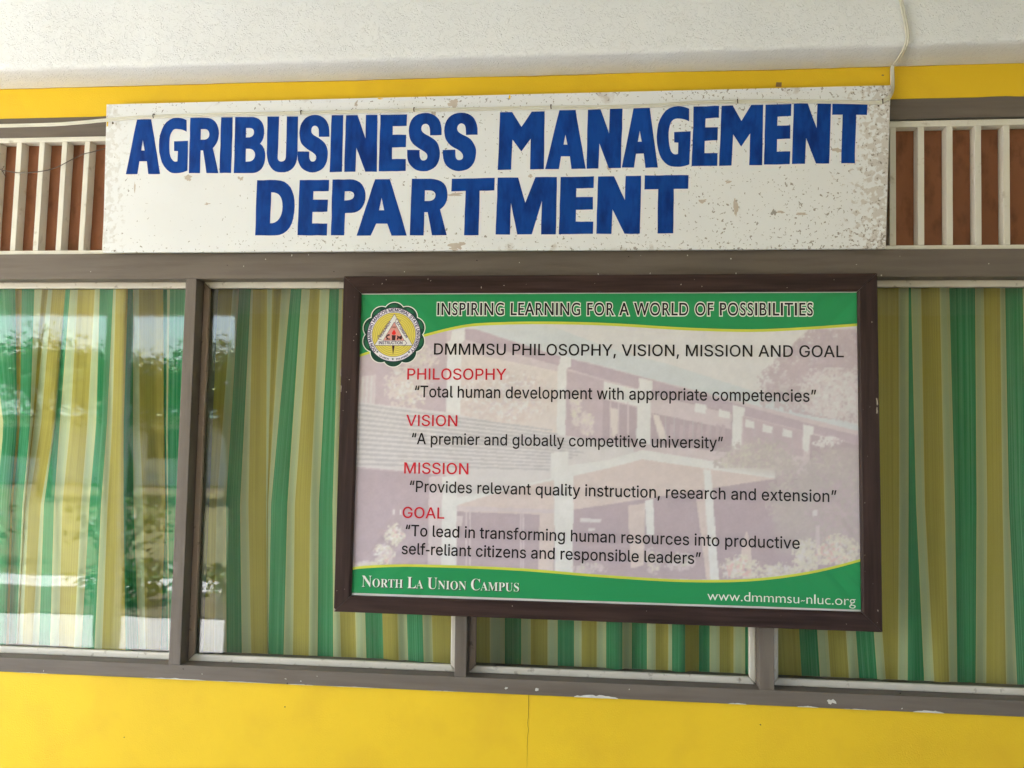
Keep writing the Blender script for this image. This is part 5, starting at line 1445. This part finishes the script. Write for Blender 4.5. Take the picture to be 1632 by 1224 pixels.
# big tree in the right corner
clipT = lambda x, y: y > 524 + max(0, (1290 - x)) * 0.9 and y < 675 - (1368 - x) * 0.16 and x < 1376
flat([(1372, 530), (1300, 548), (1250, 590), (1212, 622), (1290, 652), (1372, 668)], 'foliage', 0.55, 9)
leaves(1335, 590, 120, 105, 420, 4, 11, ['foliage', 'mauve', 'foliage', 'eave'], 41, clipT)
leaves(1335, 630, 60, 48, 90, 1.5, 4.5, ['paper', 'sky', 'pale'], 42, lambda x, y: clipT(x - 14, y) and y > 585)
# louvred sunshade stripes over the lower storey
flat([(566, 640), (712, 657), (877, 690), (1010, 712), (1010, 742), (900, 775), (827, 767), (566, 744)], 'paper')
for k in range(13):
    y0, y1 = 642 + 7.9 * k, 663 + 4.5 * k
    x1 = 880 + 8 * k if k < 6 else 930 - 9 * (k - 6)
    pts = []
    P0, P1 = (566, y0 + 0.5), (x1, y0 + (x1 - 566) * (0.135 - 0.0085 * k))
    flat([P0, P1, (P1[0], P1[1] + 2.6), (P0[0], P0[1] + 4.0)], 'grey_line')
# lower storey
flat([(560, 746), (705, 757), (705, 910), (555, 910)], 'mauve_dark')
flat([(684, 760), (706, 757), (705, 905), (682, 905)], 'pale')
flat([(728, 812), (900, 790), (1110, 765), (1150, 765), (1380, 760), (1380, 930), (728, 915)], 'mauve_dark')
flat([(726, 800), (970, 746), (1024, 732), (1236, 763), (1134, 778), (970, 804), (860, 820), (726, 815)], 'peach')
flat([(726, 806), (884, 812), (884, 818), (726, 814)], 'pale')
for x in (742, 748, 829, 833):
    flat([(x, 814), (x + 2.4, 814), (x + 2.4, 906), (x, 906)], 'pale')
flat([(860, 818), (884, 818), (882, 912), (858, 908)], 'peach')
flat([(725, 822), (738, 822), (736, 838), (725, 838)], 'pale')
flat([(925, 826), (958, 827), (957, 833), (925, 832)], 'paper'); flat([(938, 842), (948, 842), (948, 846), (938, 846)], 'paper')
flat([(626, 812), (629, 812), (629, 820), (626, 820)], 'paper'); flat([(637, 812), (640, 812), (640, 820), (637, 820)], 'paper')
# canopy edge
flat([(705, 798), (878, 763), (878, 722), (906, 719), (906, 742), (970, 733), (1024, 717), (1235.6, 751), (1236, 763), (1024, 732), (970, 746), (800, 783), (727, 806), (705, 806)], 'white')
flat([(705, 760), (729, 757), (726, 906), (703, 906)], 'white')
flat([(883, 757), (914, 751), (913, 918), (884, 916)], 'white')
flat([(1001, 806), (1028, 802), (1026, 900), (1012, 905), (1005, 905)], 'peach'); flat([(1028, 798), (1041, 795), (1043, 853), (1030, 853)], 'white')
flat([(1110, 797), (1124, 780), (1133, 924), (1126, 924)], 'peach'); flat([(1121, 748), (1133, 749), (1146, 927), (1132, 927)], 'white')
# bushes right of the canopy
cl = lambda x, y: x < 1376 and y < 922 and not (1110 < x < 1148 and y > 750) and not (x < 1236 and 745 < y < 768)
flat([(1150, 745), (1160, 722), (1190, 706), (1230, 708), (1258, 730), (1262, 765), (1240, 760)], 'bush_light', 0.7, 4)
leaves(1205, 735, 62, 34, 240, 4, 9, ['bush', 'bush_light', 'foliage', 'leaf'], 51, lambda x, y: cl(x, y) and y < 750)
leaves(1262, 790, 38, 52, 160, 4, 9, ['bush', 'bush_light', 'foliage'], 52, cl)
flat([(1376, 715), (1320, 716), (1288, 740), (1270, 790), (1230, 800), (1240, 880), (1376, 890)], 'bush', 0.7, 5)
leaves(1330, 760, 52, 44, 300, 4, 10, ['bush', 'bush_light', 'foliage', 'bush'], 53, cl)
leaves(1330, 820, 52, 60, 170, 4, 10, ['bush', 'mauve', 'foliage'], 54, cl)
flat([(1182, 866), (1190, 846), (1197, 866), (1198, 906), (1180, 906)], 'peach'); flat([(1300, 838), (1306, 838), (1308, 900), (1301, 902)], 'pale')
flat([(1295, 814), (1302, 813), (1302, 822), (1295, 822)], 'paper')
# flower beds
leaves(1180, 908, 30, 22, 150, 2, 5.5, ['leaf_light', 'leaf', 'paper', 'leaf_light', 'blush'], 61, lambda x, y: y < 923)
leaves(1245, 912, 34, 14, 90, 2, 5, ['leaf_light', 'leaf', 'paper'], 62, lambda x, y: y < 922)
leaves(1285, 885, 22, 26, 120, 2, 5, ['leaf_light', 'leaf', 'leaf_light', 'paper'], 63, lambda x, y: y < 915)
leaves(1335, 880, 34, 26, 170, 2, 5.5, ['leaf_light', 'leaf', 'leaf_light', 'blush', 'paper'], 64, lambda x, y: y < 900 and x < 1374)
leaves(1082, 895, 24, 14, 50, 2, 5, ['pale', 'paper', 'leaf'], 65); leaves(1040, 895, 14, 20, 46, 2, 5, ['pale', 'leaf', 'leaf_light'], 66)
leaves(940, 906, 26, 10, 46, 2, 5, ['pale', 'leaf', 'mauve'], 67)
leaves(630, 852, 16, 17, 70, 2, 5, ['leaf_light', 'white', 'leaf_light', 'blush'], 68)
leaves(612, 884, 16, 18, 60, 2, 5, ['leaf_light', 'white', 'blush', 'pale'], 69); leaves(580, 900, 20, 6, 40, 2, 4, ['leaf_light', 'pale'], 70)
# soften the picture, add print mottling and put it on the sheet
PIC[:] = soften(PIC, 0.75) * np.array((0.985, 0.99, 1.03))
PIC[:] = PIC * 0.88 + 0.12 * np.array(lin(216, 211, 213))
PIC *= (1 + 0.05 * (vnoise(45, 8) - 0.5) + 0.06 * (vnoise(9, 9) - 0.5) + 0.05 * (vnoise(2.5, 10) - 0.5))[..., None]
def sheet():
    NX, NY = 500, 320
    tl, tr, br, bl = (L0(455), 455), (R0(455), 455), (R0(988), 988), (L0(962), 962)
    vs, cols = [], []
    for j in range(NY + 1):
        v = j / NY
        for i in range(NX + 1):
            u = i / NX
            x = (tl[0] * (1 - u) + tr[0] * u) * (1 - v) + (bl[0] * (1 - u) + br[0] * u) * v
            y = (tl[1] * (1 - u) + tr[1] * u) * (1 - v) + (bl[1] * (1 - u) + br[1] * u) * v
            vs.append(tuple(at(x, y, Y_BS)))
            c = PIC[min(GH - 1, max(0, int(y - GY0))), min(GW - 1, max(0, int(x - GX0)))]
            cols += [c[0], c[1], c[2], 1.0]
    w = NX + 1
    fs = [((j + 1) * w + i, (j + 1) * w + i + 1, j * w + i + 1, j * w + i) for j in range(NY) for i in range(NX)]
    pm = ink('print_picture', lin(214, 209, 209))
    nt = pm.node_tree
    at_ = nt.nodes.new('ShaderNodeAttribute')
    at_.attribute_name = 'print'
    nt.links.new(at_.outputs['Color'], nt.nodes['Principled BSDF'].inputs['Base Color'])
    o = mesh('banner_sheet', vs, fs, pm, ban)
    ca = o.data.color_attributes.new('print', 'FLOAT_COLOR', 'POINT')
    ca.data.foreach_set('color', cols)
sheet()

def band(name, pts, m, k):
    W = [(lambda P: (P.x, P.z))(at(p[0], p[1], Y_BS)) for p in pts]
    V, Fc = fill2d([W])
    return mesh(name, [(x, Y_BS - 0.0009 - k * 0.00003, z) for x, z in V], Fc, m, ban)
MARG = [[(L0(455), 455), (R0(455), 455), (R0(470), 470), (L0(470), 470)], [(L0(940), 938), (R0(966), 964), (R0(988), 988), (L0(962), 962)]]
for g_ in MARG:
    band('sheet_margin', g_, INK['margin'], 0)
sh = lambda c, d: [(x, y + d) for x, y in c]
band('printed_band', [(L0(466), 469.6), (1382, 466.4)] + [(x, y) for x, y in reversed(TOPC)], INK['green'], 1)
band('printed_trim', TOPC + list(reversed(sh(TOPC, 4.2))), INK['lime'], 2)
band('printed_band', BOTC + [(1385, 972.2), (L0(946), 944.6)], INK['green'], 1)
band('printed_trim', sh(BOTC, -3.2) + list(reversed(sh(BOTC, 0.8))), INK['lime'], 2)

SANS_F = Face(SANS, 1, 0.014)
SANS_L = Face(SANS, 1, 0.004)
FLARE_F = Face(FLARE, -1, 0.012, 0.035)
SERIF_F = Face(SERIF, 1, -0.012)
URL_F = Face(FLARE, -1, -0.012, 0.02)
YT = Y_BS - 0.00105
write('heading', FLARE_F, 'INSPIRING LEARNING FOR A WORLD OF POSSIBILITIES', (696.8, 502), (1295.5, 502.8), 19.2, YT, INK['outline'], ban, extra=0.085, track=0.1)
write('heading', FLARE_F, 'INSPIRING LEARNING FOR A WORLD OF POSSIBILITIES', (696.8, 502), (1295.5, 502.8), 19.2, YT, INK['black'], ban, track=0.1, proud=0.00004)
TX = [('DMMMSU PHILOSOPHY, VISION, MISSION AND GOAL', (691.5, 565), (1345, 569.3), 17.6, 'black'),
      ('PHILOSOPHY', (649, 604.7), (807, 605.2), 17.3, 'red'),
      ('“Total human development with appropriate competencies”', (660.8, 632.8), (1301, 640.5), 18.2, 'black'),
      ('VISION', (647.3, 678.6), (728.7, 679.3), 17.3, 'red'),
      ('“A premier and globally competitive university”', (656, 707.7), (1152.5, 714.6), 17.6, 'black'),
      ('MISSION', (644, 754.4), (746.4, 756), 17.4, 'red'),
      ('“Provides relevant quality instruction, research and extension”', (652.7, 783.8), (1333.4, 800.3), 17.8, 'black'),
      ('GOAL', (641.4, 825.2), (708, 826.6), 17.3, 'red'),
      ('“To lead in transforming human resources into productive', (646, 854), (1274.7, 874.7), 17.8, 'black'),
      ('self-reliant citizens and responsible leaders”', (640, 883), (1117, 899), 17.8, 'black')]
for t, p0, p1, h, c in TX:
    write('text_line', SANS_F, t, p0, p1, h, YT, INK[c], ban)
write('campus_name', SERIF_F, 'North La Union Campus', (576.5, 935), (827, 942.8), 18, YT, INK['shadow_ink'], ban, caps=0.74, off=(1.5, 1.5))
write('campus_name', SERIF_F, 'North La Union Campus', (576.5, 935), (827, 942.8), 18, YT, INK['outline'], ban, caps=0.74, proud=0.00004)
URL_F.g['-'] = (0.5, [[(.06, .24), (.1, .2), (.2, .28), (.34, .23), (.46, .33), (.43, .37), (.34, .29), (.2, .35)]])
write('web_address', URL_F, 'www.dmmmsu-nluc.org', (1127.5, 956.2), (1363.7, 965), 15.0, YT, INK['outline'], ban)

# university emblem
EM = at(627.6, 533.2, YT)
S_ = (at(670, 533.2, YT) - EM).x / 42.4
emb = None
def em(name, contours, ink_, lvl, parent=None):
    cs = []
    for k, c in enumerate(contours):
        w = [(EM.x + x * S_, EM.z - y * S_) for x, y in c]
        ar = sum(w[j - 1][0] * w[j][1] - w[j][0] * w[j - 1][1] for j in range(len(w)))
        if (ar > 0) != (k == 0 or True): w.reverse()
        cs.append(w)
    m = MB()
    for w in cs:
        V, Fc = fill2d([w])
        m.add([(x, YT - 0.0001 - 0.00002 * lvl, z) for x, z in V], Fc)
    return m.build(name, INK[ink_], parent)
def circ(r, n=64, cx=0, cy=0):
    return [(cx + r * cos(2 * pi * k / n), cy + r * sin(2 * pi * k / n)) for k in range(n)]
def annulus(name, r0, r1, ink_, lvl, parent):
    m = MB()
    n = 72
    for k in range(n):
        a, c = 2 * pi * k / n, 2 * pi * (k + 1) / n
        q = [(r1 * cos(a), r1 * sin(a)), (r1 * cos(c), r1 * sin(c)), (r0 * cos(c), r0 * sin(c)), (r0 * cos(a), r0 * sin(a))]
        m.add([(EM.x + x * S_, YT - 0.0001 - 0.00002 * lvl, EM.z - y * S_) for x, y in q], [(3, 2, 1, 0)])
    return m.build(name, INK[ink_], parent)
def scallop(r, rb, tm):
    out = []
    for k in range(10):
        a0 = pi / 2 + 2 * pi * k / 10
        cx, cy = r * cos(a0), r * sin(a0)
        for j in range(-6, 7):
            t = a0 + j / 6 * tm
            out.append((cx + rb * cos(t), cy + rb * sin(t)))
    return out
emb = em('emblem', [scallop(34, 17.9, 0.937)], 'outline', 0, ban)
pb = em('petal_border', [scallop(34, 16.5, 1.003)], 'petal', 1, emb)
m = MB()
m.add([tuple(v.co) for v in pb.data.vertices], [tuple(p.vertices) for p in pb.data.polygons])
bpy.data.objects.remove(pb)
for k in range(10):
    a0 = pi / 2 + 2 * pi * k / 10
    if sin(a0) < 0.55 :
        pts = []
        for j in range(12):
            t = 2 * pi * j / 12
            rr, tt = 45.5 + 2.6 * sin(t), a0 + 0.16 * cos(t) - 0.04
            pts.append((rr * cos(tt), rr * sin(tt)))
        m.add([(EM.x + x * S_, YT - 0.0001 - 0.00002 * 2, EM.z - y * S_) for x, y in pts], [tuple(range(12))], 1)
m.build('petal_border', [INK['petal'], INK['petal_light']], emb)
em('seal_ring', [circ(42.6)], 'violet', 3, emb)
em('seal_ring', [circ(41.9)], 'ring', 4, emb)
em('seal_disc', [circ(35.2)], 'violet', 5, emb)
em('seal_disc', [circ(34.5)], 'gold', 6, emb)
for r in (32, 29, 26, 23, 20):
    annulus('seal_circle', r - 0.35, r + 0.35, 'gold_dark', 7, emb)
em('triangle', [[(0.3, -33), (31, 17.5), (-31, 17.5)]], 'violet', 8, emb)
em('triangle', [[(0.3, -31.8), (30, 16.8), (-30, 16.8)]], 'white', 9, emb)
em('triangle', [[(0.3, -20.5), (17.6, 9.7), (-17.2, 9.7)]], 'violet', 10, emb)
em('triangle', [[(0.3, -19.3), (16.8, 9.2), (-16.4, 9.2)]], 'salmon', 11, emb)
for q_ in ([(-25.2, 7.2), (-24.4, 6.6), (-17.8, 8.8), (-17.6, 9.6)], [(-25.2, 0.8), (-24.2, 0.4), (-24.6, 7.6), (-25.6, 7.6)],
           [(17.4, 9), (18, 8.6), (21.6, 13.6), (21, 14)], [(21.6, 13.6), (21, 13.2), (15.6, 18.6), (16.2, 19)],
           [(1.6, -17.4), (2.4, -17.2), (3.6, -24.4), (2.8, -24.6)], [(2.8, -24.6), (3.4, -25.2), (11, -22), (10.6, -21.4)]):
    em('arrow_line', [q_], 'violet', 12, emb)
em('torch', [[(-3.2, 1), (3.2, 1), (2.6, 9), (-2.6, 9)], [(-2.4, 17.6), (1.8, 17.6), (-0.2, 31), (-0.6, 31)]], 'torch', 12, emb)
em('flame', [[(0.4, -8.2), (2.4, -4.6), (3.6, -2.4), (2.6, -0.2), (0, 0.7), (-2.6, -0.3), (-3.4, -2.4), (-1.8, -5)]], 'flame', 12, emb)
for q_ in ([(-12.5, 8), (-5.8, 8), (-5.8, 6.4), (-8.6, 6.2), (-10.4, 4.4), (-9.8, 2.4), (-6.2, 1.6), (-6.4, -0.2), (-8.4, -0.8), (-11.4, 1), (-12.6, 4), (-11.2, 6.4)],
           [(4.6, 8), (7.4, 8), (8, 5), (9.6, 7.6), (12.8, 7.8), (13.4, 4.6), (12.4, 0.4), (11, 2.4), (8.6, 3), (6, 1.6), (4.6, 1.8), (6, 4)]):
    em('tool_mark', [q_], 'torch', 12, emb)
def star(cx, cy, r):
    return [(cx + (r if k % 2 == 0 else r * 0.42) * sin(pi * k / 5), cy - (r if k % 2 == 0 else r * 0.42) * cos(pi * k / 5)) for k in range(10)]
for q_ in ((-25.6, 27.4), (25, 27.6), (-0.6, 38.6)):
    em('star', [star(*q_, 2.3)], 'petal', 12, emb)
def arc_text(text, r, a0, a1, h, ink_, inward=False, lvl=12):
    """letters around the seal; angles clockwise from the top, degrees"""
    V, Fc, w = SANS_L.run(text, 0.05)
    m = MB()
    pts = []
    for x, y in V:
        a = radians(a0 + (a1 - a0) * x / w)
        rr = r + y * h if not inward else r - y * h
        pts.append((EM.x + rr * sin(a) * S_, YT - 0.0001 - 0.00002 * lvl, EM.z + rr * cos(a) * S_))
    m.add(pts, Fc)
    return m.build('seal_text', INK[ink_], emb)
arc_text('DON MARIANO MARCOS MEMORIAL STATE UNIVERSITY', 36.4, -133, 133, 4.9, 'violet')
arc_text('LA UNION', 40.6, 214, 190, 2.7, 'violet', True)
arc_text('PHILIPPINES', 40.6, 173, 143, 2.7, 'violet', True)
def flat_text(text, x0, y0, x1, y1, h, ink_):
    V, Fc, w = SANS_L.run(text, 0.045)
    dx, dy = (x1 - x0) / w, (y1 - y0) / w
    ln = math.hypot(dx, dy)
    nx, ny = dy / ln, -dx / ln
    m = MB()
    m.add([(EM.x + (x0 + dx * x + nx * h * y) * S_, YT - 0.0001 - 0.00002 * 13, EM.z - (y0 + dy * x + ny * h * y) * S_) for x, y in V], Fc)
    return m.build('seal_text', INK[ink_], emb)
flat_text('INSTRUCTION', -24, 15.2, 14.6, 15.2, 4.6, 'violet')
flat_text('RESEARCH', -20.4, 5.2, -4.8, -19.4, 4.3, 'violet')
flat_text('EXTENSION', 3.4, -18.6, 19.6, 6.0, 4.2, 'violet')
flat_text('1981', -4, -10.2, 4, -10.2, 2.4, 'torch')

# ---------------------------------------------------------------- the yard behind the camera (seen in the panes)
concrete = mat('sunlit_concrete', lin(212, 210, 205), 0.9, 0.06, 2.0, 0.2, 30)
soil = mat('yard_soil', lin(104, 96, 78), 0.95, 0.15, 1.2)
grassy = mat('grass_green', lin(116, 112, 76), 0.9, 0.2, 4)
leafm = [mat('leaf_green', lin(66, 104, 40), 0.5, 0.15, 3), mat('leaf_dark_green', lin(46, 80, 34), 0.5, 0.15, 3), mat('leaf_yellow_green', lin(120, 140, 56), 0.5, 0.15, 3)]
bark = mat('tree_bark', lin(92, 76, 60), 0.9, 0.2, 8)
roofm = mat('green_roof_sheet', lin(96, 124, 112), 0.5, 0.05, 2)
housem = mat('white_house_plaster', lin(222, 218, 206), 0.8, 0.04, 1)
dark_glass = mat('dark_window_glass', lin(52, 58, 62), 0.15)
def ground(name, a, b, m):
    q = MB()
    q.box(a, b)
    o = q.build(name, m)
    o['kind'] = 'structure'
    return o
g = mesh('ground', [(-90, -140, -0.02), (90, -140, -0.02), (90, 40, -0.02), (-90, 40, -0.02)], [(0, 1, 2, 3)], soil)
g['kind'] = 'structure'
ground('porch_floor', (XL - 0.1, -3.42, -0.015), (XR + 0.1, 0.0039, 0.004), inner_concrete)
ground('walkway', (-20, -4.85, -0.015), (8, -3.425, 0.0), concrete)
ground('plant_bed', (-30, -6.2, -0.015), (20, -4.855, 0.012), soil)
ground('road', (-40, -6.95, -0.015), (30, -6.205, 0.004), concrete)
ground('lawn', (-40, -22.0, -0.015), (30, -6.955, 0.012), grassy)

def foliage(rnd, cx, cy, cz, rx, ry, rz, n, size, m):
    for k in range(n):
        while True:
            p = Vector((rnd.uniform(-1, 1), rnd.uniform(-1, 1), rnd.uniform(-1, 1)))
            if p.length < 1: break
        p = p * (0.55 + 0.45 * p.length)
        q = 0.62 + 0.6 * noise.noise((p.x * 2.2 + cx, p.y * 2.2 + cy, p.z * 2.2 + cz)) + 0.38 * (p.length)
        P = Vector((cx + p.x * rx * q, cy + p.y * ry * q, cz + p.z * rz * q))
        if P.z < 0.03: continue
        a = Vector((rnd.uniform(-1, 1), rnd.uniform(-1, 1), rnd.uniform(-0.6, 0.6))).normalized()
        c = a.cross(Vector((rnd.uniform(-1, 1), rnd.uniform(-1, 1), rnd.uniform(-1, 1)))).normalized()
        s = size * rnd.uniform(0.6, 1.3)
        m.add([P - a * s, P + c * s * 0.42, P + a * s, P - c * s * 0.42], [(0, 1, 2, 3)], rnd.choice((0, 0, 1, 1, 2)))
def shrub(x, y, h, r, seed, label):
    rnd = random.Random(seed)
    t = thing('shrub', label, 'shrub', (0, 0, 0), 'shrubs along the yard')
    m = MB()
    foliage(rnd, x, y, h * 0.55, r, r * 0.8, h * 0.5, 900, 0.05, m)
    m.build('foliage', leafm, t)
    m = MB()
    for k in range(5):
        a = rnd.uniform(0, 6.3)
        m.tube([(x, y, -0.01), (x + 0.2 * r * cos(a), y + 0.2 * r * sin(a), h * 0.3), (x + 0.5 * r * cos(a), y + 0.5 * r * sin(a), h * 0.62)], 0.014, 6, r1=0.005)
    m.build('stem', bark, t)
for k, (x, y, h, r, lb) in enumerate(((-3.3, -5.5, 0.5, 0.5, 'leafy green shrub mirrored low in the second window pane'),
                                      (-4.6, -5.45, 0.4, 0.45, 'low rounded shrub nearest the porch post'),
                                      (-6.0, -7.9, 1.0, 0.7, 'taller green shrub mirrored in the leftmost pane'),
                                      (-8.0, -7.7, 0.9, 0.7, 'green shrub at the far left end of the bed'))):
    shrub(x, y, h, r, 80 + k, lb)
def tree(x, y, h, r, seed, label):
    rnd = random.Random(seed)
    t = thing('broadleaf_tree', label, 'tree', (0, 0, 0), 'trees across the road')
    m = MB()
    top = Vector((x + rnd.uniform(-.3, .3), y, h * 0.55))
    m.tube(smooth_path([(x, y, -0.02), (x + 0.05, y, h * 0.2), tuple(top)], 5), 0.2, 10, r1=0.11)
    lim = []
    for k in range(6):
        a = k * 1.05 + rnd.uniform(-.3, .3)
        e = Vector((x + r * 0.6 * cos(a), y + r * 0.6 * sin(a), h * rnd.uniform(0.62, 0.85)))
        m.tube(smooth_path([top - Vector((0, 0, h * 0.15)), top.lerp(e, 0.5) + Vector((0, 0, 0.2)), e], 4), 0.08, 7, r1=0.025)
        lim.append(e)
    m.build('trunk', bark, t)
    m = MB()
    foliage(rnd, x, y, h * 0.75, r, r, h * 0.27, 6000, 0.07, m)
    for e in lim:
        foliage(rnd, e.x, e.y, e.z, r * 0.45, r * 0.45, r * 0.35, 1200, 0.07, m)
    m.build('crown', leafm, t)
for k, (x, y, h, r, lb) in enumerate(((-9.3, -19, 4.1, 1.9, 'leafy tree nearest the wing wall across the lawn'),
                                      (-11.9, -18.6, 3.7, 1.8, 'shorter leafy tree in the middle of the row across the lawn'),
                                      (-14.6, -19.4, 4.3, 2.0, 'tallest leafy tree at the far left of the row'))):
    tree(x, y, h, r, 90 + k, lb)
h = thing('neighbour_building', 'low white building with green sheet roof across the yard', 'building', (0, 0, 0))
b = MB(); b.box((-34, -30, -0.01), (-4, -26, 2.4)); b.build('wall', housem, h)
b = MB()
b.add([(-34.6, -25.2, 2.3), (-3.4, -25.2, 2.3), (-3.4, -28, 3.9), (-34.6, -28, 3.9), (-34.6, -30.8, 2.3), (-3.4, -30.8, 2.3)],
      [(0, 1, 2, 3), (3, 2, 5, 4), (0, 3, 4), (1, 5, 2)])
b.build('roof', roofm, h)
for k in range(5):
    b = MB()
    x = -31.5 + 5.4 * k
    b.box((x, -26.0, 0.9), (x + 1.6, -25.96, 1.9))
    b.build('window', dark_glass, h)
